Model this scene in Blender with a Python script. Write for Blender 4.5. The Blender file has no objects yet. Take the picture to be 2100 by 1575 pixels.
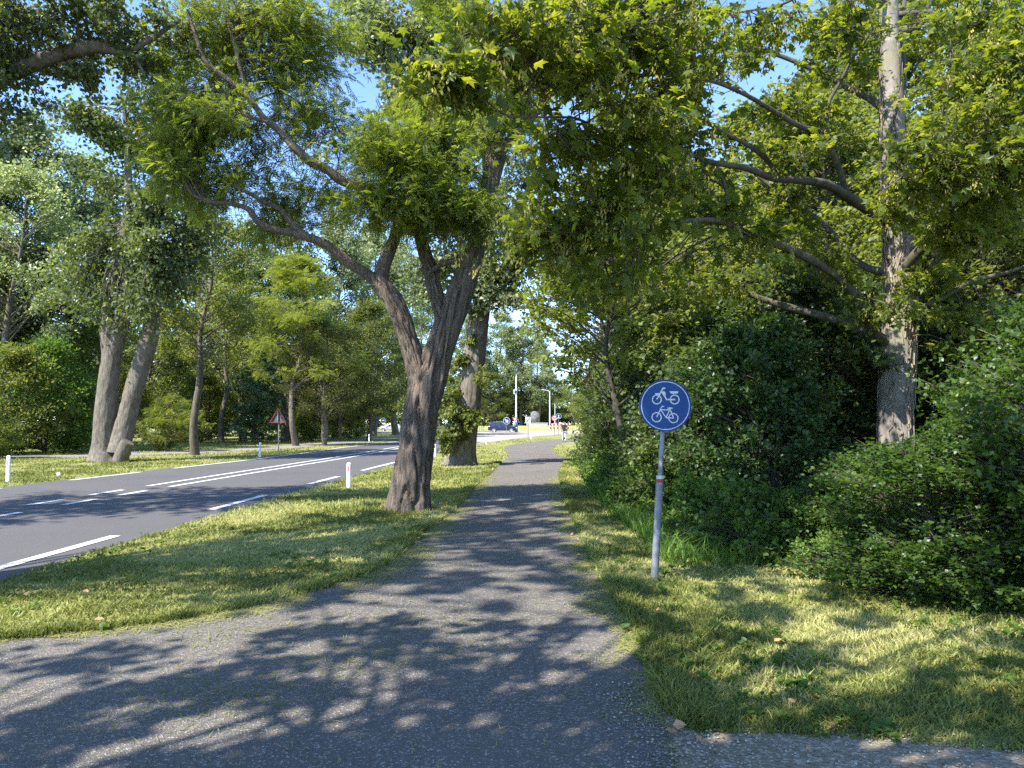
import bpy, bmesh, math
import numpy as np
from mathutils import Vector, Matrix

rad = math.radians
rng = np.random.default_rng(11)
S = bpy.context.scene
COL = S.collection

# ------------------------------------------------------------------ camera, sky, sun, exposure
PW, PH, F, HOR, EYE = 2100.0, 1575.0, 1500.0, 868.0, 1.6
PITCH = math.atan((HOR - PH / 2) / F)
cam_d = bpy.data.cameras.new('camera')
cam_d.sensor_width = 36.0
cam_d.lens = 36.0 * F / PW
cam_d.clip_start = 0.05
cam_d.clip_end = 3000.0
cam = bpy.data.objects.new('camera', cam_d)
COL.objects.link(cam)
cam.location = (0, 0, EYE)
cam.rotation_euler = (math.pi / 2 + PITCH, 0, 0)
S.camera = cam

SUN_AZ = rad(229)          # compass angle of the sun: behind the viewer's left shoulder
SUN_EL = rad(50)
W = bpy.data.worlds.new('World')
S.world = W
W.use_nodes = True
nt = W.node_tree
bg = nt.nodes['Background']
sky = nt.nodes.new('ShaderNodeTexSky')
sky.sky_type = 'NISHITA'
sky.sun_disc = False
sky.sun_elevation = SUN_EL
sky.sun_rotation = SUN_AZ
sky.air_density = 0.8
sky.altitude = 1600
sky.dust_density = 0.15
sky.ozone_density = 4.5
nt.links.new(sky.outputs[0], bg.inputs[0])
bg.inputs[1].default_value = 0.15
sl = bpy.data.lights.new('sun', 'SUN')
sl.energy = 3.5
sl.angle = rad(0.55)
sl.color = (1.0, 0.96, 0.895)
sun = bpy.data.objects.new('sun', sl)
COL.objects.link(sun)
tosun = Vector((math.sin(SUN_AZ) * math.cos(SUN_EL), math.cos(SUN_AZ) * math.cos(SUN_EL), math.sin(SUN_EL)))
sun.rotation_euler = tosun.to_track_quat('Z', 'Y').to_euler()
S.view_settings.view_transform = 'Standard'
S.view_settings.look = 'None'
S.view_settings.gamma = 1.0
S.view_settings.exposure = 2.0
S.render.engine = 'CYCLES'
cy = S.cycles
cy.max_bounces = 9
cy.diffuse_bounces = 6
cy.glossy_bounces = 2
cy.transmission_bounces = 8
cy.transparent_max_bounces = 4
cy.caustics_reflective = False
cy.caustics_refractive = False
cy.sample_clamp_indirect = 4.0
cy.use_denoising = False

# ------------------------------------------------------------------ photo pixel -> world
cp, sp = math.cos(PITCH), math.sin(PITCH)
def ray(px, py):
    a, b = px - PW / 2, PH / 2 - py
    return np.array([a, F * cp - b * sp, F * sp + b * cp])
def G(px, py, z=0.0):
    r = ray(px, py)
    t = (z - EYE) / r[2]
    return np.array([r[0] * t, r[1] * t, z])
def D(px, py, y):
    r = ray(px, py)
    t = y / r[1]
    return np.array([r[0] * t, y, EYE + r[2] * t])

# ------------------------------------------------------------------ noise
def _hash(i, j, k, seed):
    h = (i * 374761393 + j * 668265263 + k * 2147483647 + seed * 1274126177) & 0xFFFFFFFF
    h = ((h ^ (h >> 13)) * 1274126177) & 0xFFFFFFFF
    h = h ^ (h >> 16)
    return (h & 0xFFFF) / 65535.0
def vnoise(p, seed=0):
    p = np.asarray(p, float)
    i = np.floor(p).astype(np.int64)
    f = p - i
    f = f * f * (3 - 2 * f)
    out = 0
    for dx in (0, 1):
        for dy in (0, 1):
            for dz in (0, 1):
                w = (f[..., 0] if dx else 1 - f[..., 0]) * (f[..., 1] if dy else 1 - f[..., 1]) * (f[..., 2] if dz else 1 - f[..., 2])
                out = out + w * _hash(i[..., 0] + dx, i[..., 1] + dy, i[..., 2] + dz, seed)
    return out
def fbm(p, seed=0, o=3):
    s, a, t = 0, 0.5, 0
    p = np.asarray(p, float)
    for k in range(o):
        s = s + a * vnoise(p * 2 ** k, seed + k)
        t += a
        a *= .5
    return s / t

# ------------------------------------------------------------------ mesh helpers
class MB:
    def __init__(self):
        self.v, self.t, self.a, self.m, self.n = [], [], [], [], 0
    def add(self, v, t, a=0.5, m=0):
        v = np.asarray(v, float).reshape(-1, 3)
        t = np.asarray(t, np.int64).reshape(-1, 3)
        self.v.append(v)
        self.t.append(t + self.n)
        self.a.append(np.broadcast_to(np.asarray(a, float), (len(v),)).copy())
        self.m.append(np.full(len(t), m, np.int32))
        self.n += len(v)
    def quads(self, v, q, a=0.5, m=0):
        q = np.asarray(q, np.int64).reshape(-1, 4)
        self.add(v, np.concatenate([q[:, [0, 1, 2]], q[:, [0, 2, 3]]]), a, m)
    def poly(self, pts, m=0):
        n = len(pts)
        self.add(pts, [(0, i, i + 1) for i in range(1, n - 1)], .5, m)
    def mesh(self, name, mats, smooth=False):
        me = bpy.data.meshes.new(name)
        if not self.v:
            return me
        v = np.concatenate(self.v); t = np.concatenate(self.t); a = np.concatenate(self.a); m = np.concatenate(self.m)
        me.vertices.add(len(v)); me.vertices.foreach_set('co', v.astype(np.float32).ravel())
        me.loops.add(len(t) * 3); me.loops.foreach_set('vertex_index', t.astype(np.int32).ravel())
        me.polygons.add(len(t)); me.polygons.foreach_set('loop_start', np.arange(0, len(t) * 3, 3, dtype=np.int32))
        me.polygons.foreach_set('material_index', m)
        me.polygons.foreach_set('use_smooth', np.full(len(t), smooth, bool))
        at = me.attributes.new('lv', 'FLOAT', 'POINT'); at.data.foreach_set('value', a.astype(np.float32))
        for x in (mats if isinstance(mats, (list, tuple)) else [mats]):
            me.materials.append(x)
        me.update(calc_edges=True)
        return me
    def build(self, name, mats, parent=None, smooth=False):
        o = bpy.data.objects.new(name, self.mesh(name, mats, smooth))
        COL.objects.link(o)
        if parent is not None:
            o.parent = parent
        return o
    # solids
    def box(self, c, s, m=0, rz=0.0):
        c = np.asarray(c, float); s = np.asarray(s, float) / 2
        v = np.array([[x, y, z] for x in (-1, 1) for y in (-1, 1) for z in (-1, 1)], float) * s
        if rz:
            k, q = math.cos(rz), math.sin(rz)
            v = np.stack([v[:, 0] * k - v[:, 1] * q, v[:, 0] * q + v[:, 1] * k, v[:, 2]], 1)
        self.quads(v + c, [(0, 1, 3, 2), (4, 6, 7, 5), (0, 4, 5, 1), (2, 3, 7, 6), (0, 2, 6, 4), (1, 5, 7, 3)], .5, m)
    def tube(self, path, r, n=8, m=0, cap=True, a=.5):
        path = np.asarray(path, float)
        K = len(path)
        r = np.broadcast_to(np.asarray(r, float), (K,))
        V = ring_frames(path)
        th = np.linspace(0, 2 * math.pi, n, endpoint=False)
        vv = path[:, None, :] + r[:, None, None] * (np.cos(th)[None, :, None] * V[0][:, None, :] + np.sin(th)[None, :, None] * V[1][:, None, :])
        self.ringmesh(vv, m, cap, a)
    def ringmesh(self, vv, m=0, cap=True, a=.5):
        K, n = vv.shape[:2]
        i = np.arange(K - 1)[:, None] * n; j = np.arange(n)[None, :]; j2 = (j + 1) % n
        q = np.stack([i + j, i + j2, i + n + j2, i + n + j], -1).reshape(-1, 4)
        if np.ndim(a) == 2:
            a = np.asarray(a).reshape(-1)
        self.quads(vv.reshape(-1, 3), q, a, m)
        if cap:
            for k in (0, K - 1):
                ce = vv[k].mean(0)
                self.add(np.vstack([vv[k], ce]), [(x, (x + 1) % n, n) for x in range(n)], .5, m)
    def prism(self, outline, axis_pt, ux, uy, un, d, m=0):
        """outline (list of 2-D points) in the plane ux/uy at axis_pt, given thickness d along un (fan from centroid)."""
        o = np.asarray(outline, float); n = len(o)
        P = np.asarray(axis_pt) + o[:, :1] * np.asarray(ux) + o[:, 1:] * np.asarray(uy)
        Q = P + np.asarray(un) * d
        ce, ce2 = P.mean(0), Q.mean(0)
        v = np.vstack([P, Q, ce, ce2])
        t = []
        for i in range(n):
            j = (i + 1) % n
            t += [(i, j, 2 * n), (n + i, n + j, 2 * n + 1), (i, j, n + j), (i, n + j, n + i)]
        self.add(v, t, .5, m)
    def annulus(self, c, ux, uy, un, r0, r1, d, m=0, n=28):
        th = np.linspace(0, 2 * math.pi, n, endpoint=False)
        e = np.cos(th)[:, None] * np.asarray(ux) + np.sin(th)[:, None] * np.asarray(uy)
        c = np.asarray(c, float); un = np.asarray(un, float)
        vv = np.stack([c + e * r0, c + e * r1, c + e * r1 + un * d, c + e * r0 + un * d])
        vv = np.concatenate([vv, vv[:1]])
        self.ringmesh(vv, m, False)
def ring_frames(path):
    K = len(path)
    T = np.gradient(path, axis=0)
    T /= np.linalg.norm(T, axis=1, keepdims=True) + 1e-9
    u = np.cross(T[0], [0.0, 1.0, 0.0])
    if np.linalg.norm(u) < .2:
        u = np.cross(T[0], [1.0, 0, 0])
    u /= np.linalg.norm(u)
    U = np.zeros_like(path)
    for k in range(K):
        u = u - T[k] * (u @ T[k])
        u /= np.linalg.norm(u) + 1e-9
        U[k] = u
    return U, np.cross(T, U)
def spline(P, R, step):
    P = np.asarray(P, float); R = np.asarray(R, float)
    d = np.r_[0, np.cumsum(np.linalg.norm(np.diff(P, axis=0), axis=1))]
    n = max(3, int(d[-1] / step) + 1)
    s = np.linspace(0, d[-1], n)
    # catmull-rom style tangents
    m = np.gradient(P, d, axis=0) if len(P) > 2 else np.repeat((P[1:] - P[:1]) / d[-1], 2, 0)
    k = np.clip(np.searchsorted(d, s, 'right') - 1, 0, len(P) - 2)
    h = (d[k + 1] - d[k])[:, None]; t = ((s - d[k]) / (d[k + 1] - d[k]))[:, None]
    out = (2 * t**3 - 3 * t**2 + 1) * P[k] + (t**3 - 2 * t**2 + t) * h * m[k] + (-2 * t**3 + 3 * t**2) * P[k + 1] + (t**3 - t**2) * h * m[k + 1]
    return out, np.interp(s, d, R)
def bark_tube(mb, P, R, step=.12, n=12, amp=.06, freq=7.0, twist=0.0, flare=0.0, seed=0, lobes=0.03):
    path, r = spline(P, R, step)
    U, V = ring_frames(path)
    K = len(path)
    th = np.linspace(0, 2 * math.pi, n, endpoint=False)
    L = np.r_[0, np.cumsum(np.linalg.norm(np.diff(path, axis=0), axis=1))]
    A, LL = np.meshgrid(th, L)
    A2 = A + twist * LL
    rr = np.mean(R[:max(1, len(R) // 2)])
    k = freq
    q = np.stack([np.cos(A2) * k / 2 + 10, np.sin(A2) * k / 2 + 10, LL * 1.1 / max(rr, .05) * .35], -1)
    ridge = np.clip(np.abs(2 * fbm(q, seed, 2) - 1) * 3.4, 0, 1) ** .75 * (.8 + .4 * fbm(q * 2.3, seed + 5, 2))
    q2 = np.stack([np.cos(A) * .8 + 5, np.sin(A) * .8 + 5, LL * .9], -1)
    lob = fbm(q2, seed + 9, 2) - .5
    fl = 1 + flare * np.exp(-LL / .35) * (1 + .55 * np.sin(A * 5 + seed) * np.exp(-LL / .3))
    rad_ = r[:, None] * fl * (1 + amp * (ridge - .55) + lobes * 4 * lob)
    vv = path[:, None, :] + rad_[..., None] * (np.cos(A)[..., None] * U[:, None, :] + np.sin(A)[..., None] * V[:, None, :])
    mb.ringmesh(vv, 0, True, np.clip(ridge, 0, 1))
    return path, r

# ------------------------------------------------------------------ leaves
def T_(v, t):
    return np.array(v, float), np.array(t, int)
KITE = T_([(0, 0, 0), (-.34, .45, .10), (0, 1, -.05), (.34, .45, .10)], [(0, 2, 1), (0, 3, 2)])
BROAD = T_([(0, 0, 0), (-.42, .30, .08), (-.26, .72, .05), (0, 1, -.08), (.26, .72, .05), (.42, .30, .08)], [(0, 2, 1), (0, 3, 2), (0, 4, 3), (0, 5, 4)])
HEART = T_([(0, 0, 0), (-.5, .22, .09), (0, 1, -.06), (.5, .22, .09)], [(0, 2, 1), (0, 3, 2)])
_mo = [(-.16, -.05, .03), (-.42, .08, -.07), (-.25, .26, .03), (-.53, .60, -.08), (-.19, .58, .03), (-.10, .80, .0), (0, 1.02, -.1), (.10, .80, 0), (.19, .58, .03), (.53, .60, -.08), (.25, .26, .03), (.42, .08, -.07), (.16, -.05, .03), (0, .0, .02)]
MAPLE = T_([(0, .32, .05)] + _mo, [(0, i + 1, (i + 1) % len(_mo) + 1) for i in range(len(_mo))])
MAPLE_S = T_([(0, .3, .04), (-.2, -.05, 0), (-.5, .35, -.06), (-.22, .5, .02), (0, 1, -.08), (.22, .5, .02), (.5, .35, -.06), (.2, -.05, 0)], [(0, i, i % 7 + 1) for i in range(1, 8)])
def _pinnate():
    v, t = [], []
    def leaflet(b, ax, L, w):
        b = np.array(b); ax = np.array(ax) / np.linalg.norm(ax); sd = np.array([ax[1], -ax[0], 0])
        i = len(v)
        v.extend([b, b + ax * L * .5 + sd * w, b + ax * L + np.array([0, 0, -.02]), b + ax * L * .5 - sd * w])
        t.extend([(i, i + 1, i + 2), (i, i + 2, i + 3)])
    for k in range(7):
        y = .16 + .8 * k / 7
        z = -.35 * y * y
        for s in (-1, 1):
            leaflet((0, y, z), (s, .35, 0), .21, .055)
    leaflet((0, .97, -.33), (0, 1, -.3), .2, .055)
    i = len(v)
    v.extend([np.array((-.008, 0, 0)), np.array((.008, 0, 0)), np.array((0, .97, -.33))]); t.append((i, i + 1, i + 2))
    return np.array(v), np.array(t)
PINNATE = _pinnate()
def _pinnate_far():
    v, t = [], []
    for k in range(4):
        y = .2 + .22 * k
        for s in (-1, 1):
            i = len(v)
            v.extend([(0, y, -.3 * y * y), (s * .16, y + .02, -.3 * y * y), (s * .25, y + .18, -.3 * y * y - .03), (s * .1, y + .13, -.3 * y * y)])
            t.extend([(i, i + 1, i + 2), (i, i + 2, i + 3)])
    return np.array(v, float), np.array(t)
PINNATE_FAR = _pinnate_far()
def norm(a):
    return a / (np.linalg.norm(a, axis=-1, keepdims=True) + 1e-9)
def put_leaves(mb, p, ax, nr, size, tmpl, lv, m=0):
    v, t = tmpl
    ax = norm(ax)
    b = norm(np.cross(ax, nr)); n2 = np.cross(b, ax)
    size = np.broadcast_to(size, (len(p),))[:, None, None]
    W_ = p[:, None, :] + size * (v[None, :, 0:1] * b[:, None] + v[None, :, 1:2] * ax[:, None] + v[None, :, 2:3] * n2[:, None])
    N, K = len(p), len(v)
    tt = (t[None] + (np.arange(N) * K)[:, None, None]).reshape(-1, 3)
    mb.add(W_.reshape(-1, 3), tt, np.repeat(lv, K), m)
def twigs(mb, a, b, r0, r1, sag=.0, m=0):
    """vectorised 3-sided twigs with one bend"""
    N = len(a)
    if N == 0:
        return
    mid = (a + b) / 2 + np.c_[rng.normal(0, .06, (N, 2)), rng.normal(0, .05, N) - sag] * np.linalg.norm(b - a, axis=1, keepdims=True)
    d = norm(b - a); u = norm(np.cross(d, rng.normal(size=(N, 3)))); w = np.cross(d, u)
    r0 = np.broadcast_to(r0, (N,))[:, None]; r1 = np.broadcast_to(r1, (N,))[:, None]
    out = []
    for p, r in ((a, r0), (mid, (r0 + r1) / 2), (b, r1)):
        for k in range(3):
            c, s = math.cos(k * 2.094), math.sin(k * 2.094)
            out.append(p + r * (c * u + s * w))
    V = np.stack(out, 1)
    base = []
    for k in range(2):
        for j in range(3):
            j2 = (j + 1) % 3
            x, y, z, q = k * 3 + j, k * 3 + j2, k * 3 + 3 + j2, k * 3 + 3 + j
            base += [(x, y, z), (x, z, q)]
    base = np.array(base)
    mb.add(V.reshape(-1, 3), (base[None] + (np.arange(N) * 9)[:, None, None]).reshape(-1, 3), .5, m)
def rdir(n):
    return norm(rng.normal(size=(n, 3)))
LT = dict(   # leaf habit: template, size, spread of normal tilt, droop of the axis, axis outward weight
    maple=(MAPLE, .113, .42, -.35, .8), maple_far=(MAPLE_S, .15, .5, -.3, .8), locust=(PINNATE, .20, .5, -.2, 1.0),
    locust_far=(PINNATE_FAR, .34, .35, -.12, 1.0), poplar=(HEART, .085, .9, -.5, .4), poplar_far=(HEART, .20, .9, -.4, .4),
    broad=(BROAD, .07, .6, -.2, .7), broad_far=(KITE, .2, .7, -.2, .6), hawthorn=(MAPLE_S, .05, .6, -.1, .7))
def clump_leaves(mb, wood, centers, origins, radii, per, habit, size=None, flat=.55, subt=9, bare=False):
    """leafy clumps: side twigs from the end of each branch out to points in the clump, leaves along each twig"""
    tmpl, sz, tilt, droop, outw = LT[habit]
    sz = size or sz
    A, B = [], []
    for c, o, r in zip(centers, origins, radii):
        pts = rdir(subt) * (rng.random((subt, 1)) ** .45) * r
        pts[:, 2] *= flat
        pts = c + pts
        tpos = rng.uniform(.3, 1.0, subt)[:, None]
        st = o + (c - o) * tpos
        A.append(st); B.append(pts)
    A = np.concatenate(A); B = np.concatenate(B)
    if wood is not None:
        twigs(wood, A, B, .006 + .002 * np.linalg.norm(B - A, axis=1), .002, .02)
    n = max(1, int(per / subt))
    N = len(A) * n
    ia = np.repeat(np.arange(len(A)), n)
    t = rng.uniform(.3, 1.08, N)[:, None]
    rr = np.repeat(np.asarray(radii), subt)[ia][:, None]
    p = A[ia] + (B[ia] - A[ia]) * t + rng.normal(size=(N, 3)) * rr * np.array([.20, .20, .13])
    out = norm(B - A)[ia]
    ax = norm(out * outw + rng.normal(size=(N, 3)) * .6 + np.array([0, 0, droop]))
    nr = norm(np.array([0, 0, 1.0]) + rng.normal(size=(N, 3)) * tilt)
    cl = np.repeat(rng.normal(0, .13, len(centers)), subt * n)
    lv = np.clip(.5 + rng.normal(0, .17, N) + cl, 0, 1)
    put_leaves(mb, p, ax, nr, sz * rng.uniform(.5, 1.3, N), tmpl, lv)

# ------------------------------------------------------------------ materials
def mat(name):
    m = bpy.data.materials.new(name); m.use_nodes = True
    return m, m.node_tree, m.node_tree.nodes['Principled BSDF']
def lin(c):
    return tuple(((x / 255) / 12.92 if x / 255 <= .04045 else ((x / 255 + .055) / 1.055) ** 2.4) for x in c) + (1,)
def simple(name, col, rough=.5, metal=0.0, var=.0, spec=.5, scale=6.0):
    m, t, b = mat(name)
    b.inputs['Roughness'].default_value = rough
    b.inputs['Metallic'].default_value = metal
    b.inputs['Specular IOR Level'].default_value = spec
    if var:
        tc = t.nodes.new('ShaderNodeTexCoord'); n = t.nodes.new('ShaderNodeTexNoise'); n.inputs['Scale'].default_value = scale; n.inputs['Detail'].default_value = 5
        r = t.nodes.new('ShaderNodeValToRGB')
        r.color_ramp.elements[0].position = .3; r.color_ramp.elements[1].position = .7
        r.color_ramp.elements[0].color = tuple(x * (1 - var) for x in col[:3]) + (1,)
        r.color_ramp.elements[1].color = tuple(min(1, x * (1 + var)) for x in col[:3]) + (1,)
        t.links.new(tc.outputs['Object'], n.inputs['Vector']); t.links.new(n.outputs['Fac'], r.inputs[0]); t.links.new(r.outputs[0], b.inputs['Base Color'])
    else:
        b.inputs['Base Color'].default_value = tuple(col[:3]) + (1,)
    return m
def leaf_mat(name, dark, midc, light, trans=.45, rough=.42, spec=.45, tcol=None):
    m, t, b = mat(name)
    at = t.nodes.new('ShaderNodeAttribute'); at.attribute_name = 'lv'
    r = t.nodes.new('ShaderNodeValToRGB')
    e = r.color_ramp.elements
    e[0].position = .15; e[0].color = dark + (1,)
    e[1].position = .9; e[1].color = light + (1,)
    k = e.new(.5); k.color = midc + (1,)
    oi = t.nodes.new('ShaderNodeObjectInfo')
    mr = t.nodes.new('ShaderNodeMapRange'); mr.inputs['To Min'].default_value = .82; mr.inputs['To Max'].default_value = 1.18
    hs = t.nodes.new('ShaderNodeHueSaturation')
    t.links.new(at.outputs['Fac'], r.inputs[0]); t.links.new(oi.outputs['Random'], mr.inputs['Value']); t.links.new(mr.outputs[0], hs.inputs['Value'])
    t.links.new(r.outputs[0], hs.inputs['Color']); t.links.new(hs.outputs[0], b.inputs['Base Color'])
    b.inputs['Roughness'].default_value = rough; b.inputs['Specular IOR Level'].default_value = spec
    tr = t.nodes.new('ShaderNodeBsdfTranslucent')
    mx = t.nodes.new('ShaderNodeMix'); mx.data_type = 'RGBA'; mx.blend_type = 'MULTIPLY'; mx.inputs['Factor'].default_value = 1.0
    mx.inputs['B'].default_value = (tcol or (2.1, 2.0, .7)) + (1,)
    t.links.new(hs.outputs[0], mx.inputs['A']); t.links.new(mx.outputs['Result'], tr.inputs['Color'])
    ms = t.nodes.new('ShaderNodeMixShader'); ms.inputs[0].default_value = trans
    t.links.new(b.outputs[0], ms.inputs[1]); t.links.new(tr.outputs[0], ms.inputs[2])
    t.links.new(ms.outputs[0], t.nodes['Material Output'].inputs[0])
    return m
def bark_mat(name, c0, c1, scale=9.0, stretch=.18, bump=.8, moss=None):
    m, t, b = mat(name)
    tc = t.nodes.new('ShaderNodeTexCoord'); mp = t.nodes.new('ShaderNodeMapping'); mp.inputs['Scale'].default_value = (scale, scale, scale * stretch)
    n = t.nodes.new('ShaderNodeTexNoise'); n.inputs['Scale'].default_value = 1.6; n.inputs['Detail'].default_value = 9; n.inputs['Roughness'].default_value = .68; n.inputs['Distortion'].default_value = .6
    n2 = t.nodes.new('ShaderNodeTexNoise'); n2.inputs['Scale'].default_value = 1.7; n2.inputs['Detail'].default_value = 4
    r = t.nodes.new('ShaderNodeValToRGB'); r.color_ramp.elements[0].position = .33; r.color_ramp.elements[1].position = .66
    r.color_ramp.elements[0].color = c0 + (1,); r.color_ramp.elements[1].color = c1 + (1,)
    bp = t.nodes.new('ShaderNodeBump'); bp.inputs['Strength'].default_value = bump; bp.inputs['Distance'].default_value = .05
    t.links.new(tc.outputs['Object'], mp.inputs['Vector']); t.links.new(mp.outputs[0], n.inputs['Vector']); t.links.new(tc.outputs['Object'], n2.inputs['Vector'])
    t.links.new(n.outputs['Fac'], r.inputs[0]); t.links.new(n.outputs['Fac'], bp.inputs['Height']); t.links.new(bp.outputs[0], b.inputs['Normal'])
    mx = t.nodes.new('ShaderNodeMix'); mx.data_type = 'RGBA'
    r2 = t.nodes.new('ShaderNodeValToRGB'); r2.color_ramp.elements[0].position = .52; r2.color_ramp.elements[1].position = .7; r2.color_ramp.elements[1].color = (.6, .6, .6, 1)
    t.links.new(n2.outputs['Fac'], r2.inputs[0]); t.links.new(r2.outputs[0], mx.inputs['Factor'])
    t.links.new(r.outputs[0], mx.inputs['A']); mx.inputs['B'].default_value = (moss or tuple(x * .8 for x in c1)) + (1,)
    t.links.new(mx.outputs['Result'], b.inputs['Base Color'])
    b.inputs['Roughness'].default_value = .9; b.inputs['Specular IOR Level'].default_value = .15
    return m
def ground_mat(name, stops, scale, speck=None, bump=.3, rough=.95, big=.25, stain=None):
    """noise colour at two scales, optional voronoi chippings"""
    m, t, b = mat(name)
    g = t.nodes.new('ShaderNodeNewGeometry')
    n = t.nodes.new('ShaderNodeTexNoise'); n.inputs['Scale'].default_value = scale; n.inputs['Detail'].default_value = 8; n.inputs['Roughness'].default_value = .65
    n2 = t.nodes.new('ShaderNodeTexNoise'); n2.inputs['Scale'].default_value = big; n2.inputs['Detail'].default_value = 4
    ad = t.nodes.new('ShaderNodeMath'); ad.operation = 'MULTIPLY_ADD'; ad.inputs[1].default_value = .55
    mu = t.nodes.new('ShaderNodeMath'); mu.operation = 'MULTIPLY'; mu.inputs[1].default_value = .45
    r = t.nodes.new('ShaderNodeValToRGB')
    e = r.color_ramp.elements
    e[0].position = stops[0][0]; e[0].color = stops[0][1] + (1,)
    e[1].position = stops[-1][0]; e[1].color = stops[-1][1] + (1,)
    for p, c in stops[1:-1]:
        k = e.new(p); k.color = c + (1,)
    L = t.links.new
    L(g.outputs['Position'], n.inputs['Vector']); L(g.outputs['Position'], n2.inputs['Vector'])
    L(n2.outputs['Fac'], mu.inputs[0]); L(n.outputs['Fac'], ad.inputs[0]); L(mu.outputs[0], ad.inputs[2]); L(ad.outputs[0], r.inputs[0])
    col = r.outputs[0]
    hgt = n.outputs['Fac']
    if speck:
        sc, c, amt = speck
        vo = t.nodes.new('ShaderNodeTexVoronoi'); vo.inputs['Scale'].default_value = sc
        L(g.outputs['Position'], vo.inputs['Vector'])
        sep = t.nodes.new('ShaderNodeSeparateColor'); L(vo.outputs['Color'], sep.inputs[0])
        rr = t.nodes.new('ShaderNodeValToRGB'); rr.color_ramp.elements[0].position = 1 - amt; rr.color_ramp.elements[1].position = min(.999, 1 - amt * .2)
        L(sep.outputs[0], rr.inputs[0])
        mx = t.nodes.new('ShaderNodeMix'); mx.data_type = 'RGBA'; mx.inputs['B'].default_value = c + (1,)
        L(rr.outputs[0], mx.inputs['Factor']); L(col, mx.inputs['A']); col = mx.outputs['Result']
        hgt = vo.outputs['Distance']
    L(col, b.inputs['Base Color'])
    bp = t.nodes.new('ShaderNodeBump'); bp.inputs['Strength'].default_value = bump; bp.inputs['Distance'].default_value = .008
    L(hgt, bp.inputs['Height']); L(bp.outputs[0], b.inputs['Normal'])
    b.inputs['Roughness'].default_value = rough; b.inputs['Specular IOR Level'].default_value = .3
    return m

M = {}
M['lf_maple'] = leaf_mat('maple leaf', (.052, .084, .016), (.098, .138, .026), (.165, .20, .04), .62, .42, .35, (2.2, 1.9, .55))
M['lf_keys'] = leaf_mat('maple seed', (.16, .17, .03), (.25, .25, .05), (.38, .33, .07), .4, .5, .3, (1.2, 1.1, .6))
M['lf_locust'] = leaf_mat('locust leaf', (.085, .122, .028), (.135, .175, .040), (.19, .23, .06), .54, .5, .3, (1.9, 1.8, .6))
M['lf_locust_far'] = leaf_mat('bright locust leaf', (.125, .165, .032), (.18, .22, .05), (.23, .27, .07), .50, .5, .3, (1.7, 1.6, .6))
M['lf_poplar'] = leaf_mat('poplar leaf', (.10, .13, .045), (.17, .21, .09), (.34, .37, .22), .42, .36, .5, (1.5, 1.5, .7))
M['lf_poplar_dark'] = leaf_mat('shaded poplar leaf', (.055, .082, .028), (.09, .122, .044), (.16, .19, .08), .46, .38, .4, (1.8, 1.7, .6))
M['lf_broad'] = leaf_mat('broad leaf', (.080, .108, .028), (.138, .170, .048), (.22, .24, .08), .50, .45, .3, (1.9, 1.8, .6))
M['lf_olive'] = leaf_mat('olive leaf', (.08, .10, .024), (.13, .15, .038), (.21, .20, .07), .42, .5, .3, (1.6, 1.5, .6))
M['lf_grey'] = leaf_mat('grey green leaf', (.06, .10, .045), (.10, .15, .075), (.17, .23, .12), .35, .4, .4, (1.5, 1.6, .8))
M['lf_vib'] = leaf_mat('viburnum leaf', (.035, .075, .020), (.060, .110, .032), (.11, .17, .06), .42, .36, .45)
M['lf_shrub'] = leaf_mat('shrub leaf', (.040, .072, .020), (.070, .108, .032), (.12, .16, .055), .48, .4, .4, (1.9, 1.8, .6))
M['lf_haw'] = leaf_mat('hawthorn leaf', (.026, .060, .010), (.048, .090, .016), (.085, .135, .026), .46, .4, .4)
M['lf_nettle'] = leaf_mat('nettle leaf', (.06, .12, .022), (.10, .17, .035), (.16, .24, .05), .45, .5, .3)
M['bark_locust'] = bark_mat('locust bark', (.072, .054, .040), (.225, .180, .138), 16, .12, 1.0)
M['bark_poplar'] = bark_mat('poplar bark', (.075, .063, .050), (.21, .18, .145), 9, .22, 1.0, (.12, .12, .075))
M['bark_maple'] = bark_mat('maple bark', (.13, .115, .10), (.29, .26, .22), 4, .45, .35, (.20, .19, .10))
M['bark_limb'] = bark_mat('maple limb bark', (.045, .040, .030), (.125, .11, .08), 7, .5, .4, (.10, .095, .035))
M['bark_dark'] = bark_mat('dark bark', (.06, .05, .038), (.17, .145, .11), 7, .25, .7, (.08, .08, .045))
M['bark_pine'] = bark_mat('pine bark', (.11, .07, .05), (.26, .18, .13), 7, .25, .7)
M['vine'] = simple('ivy stem', (.24, .19, .14), .9, var=.3)
M['ground'] = ground_mat('turf soil', [(.28, (.075, .095, .022)), (.45, (.15, .165, .040)), (.58, (.24, .225, .075)), (.75, (.33, .28, .13))], 9, bump=.8, big=.5)
M['road'] = ground_mat('road asphalt', [(.3, (.066, .062, .060)), (.7, (.096, .090, .086))], 40, (260, (.13, .13, .13), .10), .25, .8, .35)
M['path'] = ground_mat('path asphalt', [(.3, (.080, .071, .061)), (.5, (.114, .101, .086)), (.72, (.155, .138, .117))], 26, (105, (.31, .285, .245), .15), .9, .85, .5)
M['junction'] = ground_mat('junction asphalt', [(.3, (.27, .225, .185)), (.7, (.34, .29, .245))], 3, None, .1, .9, .2)
M['gravel'] = ground_mat('gravel', [(.3, (.13, .104, .070)), (.55, (.205, .168, .115)), (.75, (.30, .252, .178))], 22, (60, (.36, .315, .24), .35), 1.0, .95, .8)
M['side_path'] = ground_mat('side path asphalt', [(.3, (.15, .14, .13)), (.7, (.24, .225, .20))], 10, None, .3, .9, .4)
M['paint'] = simple('road paint', (.58, .58, .57), .65, var=.28, scale=7)

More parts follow.
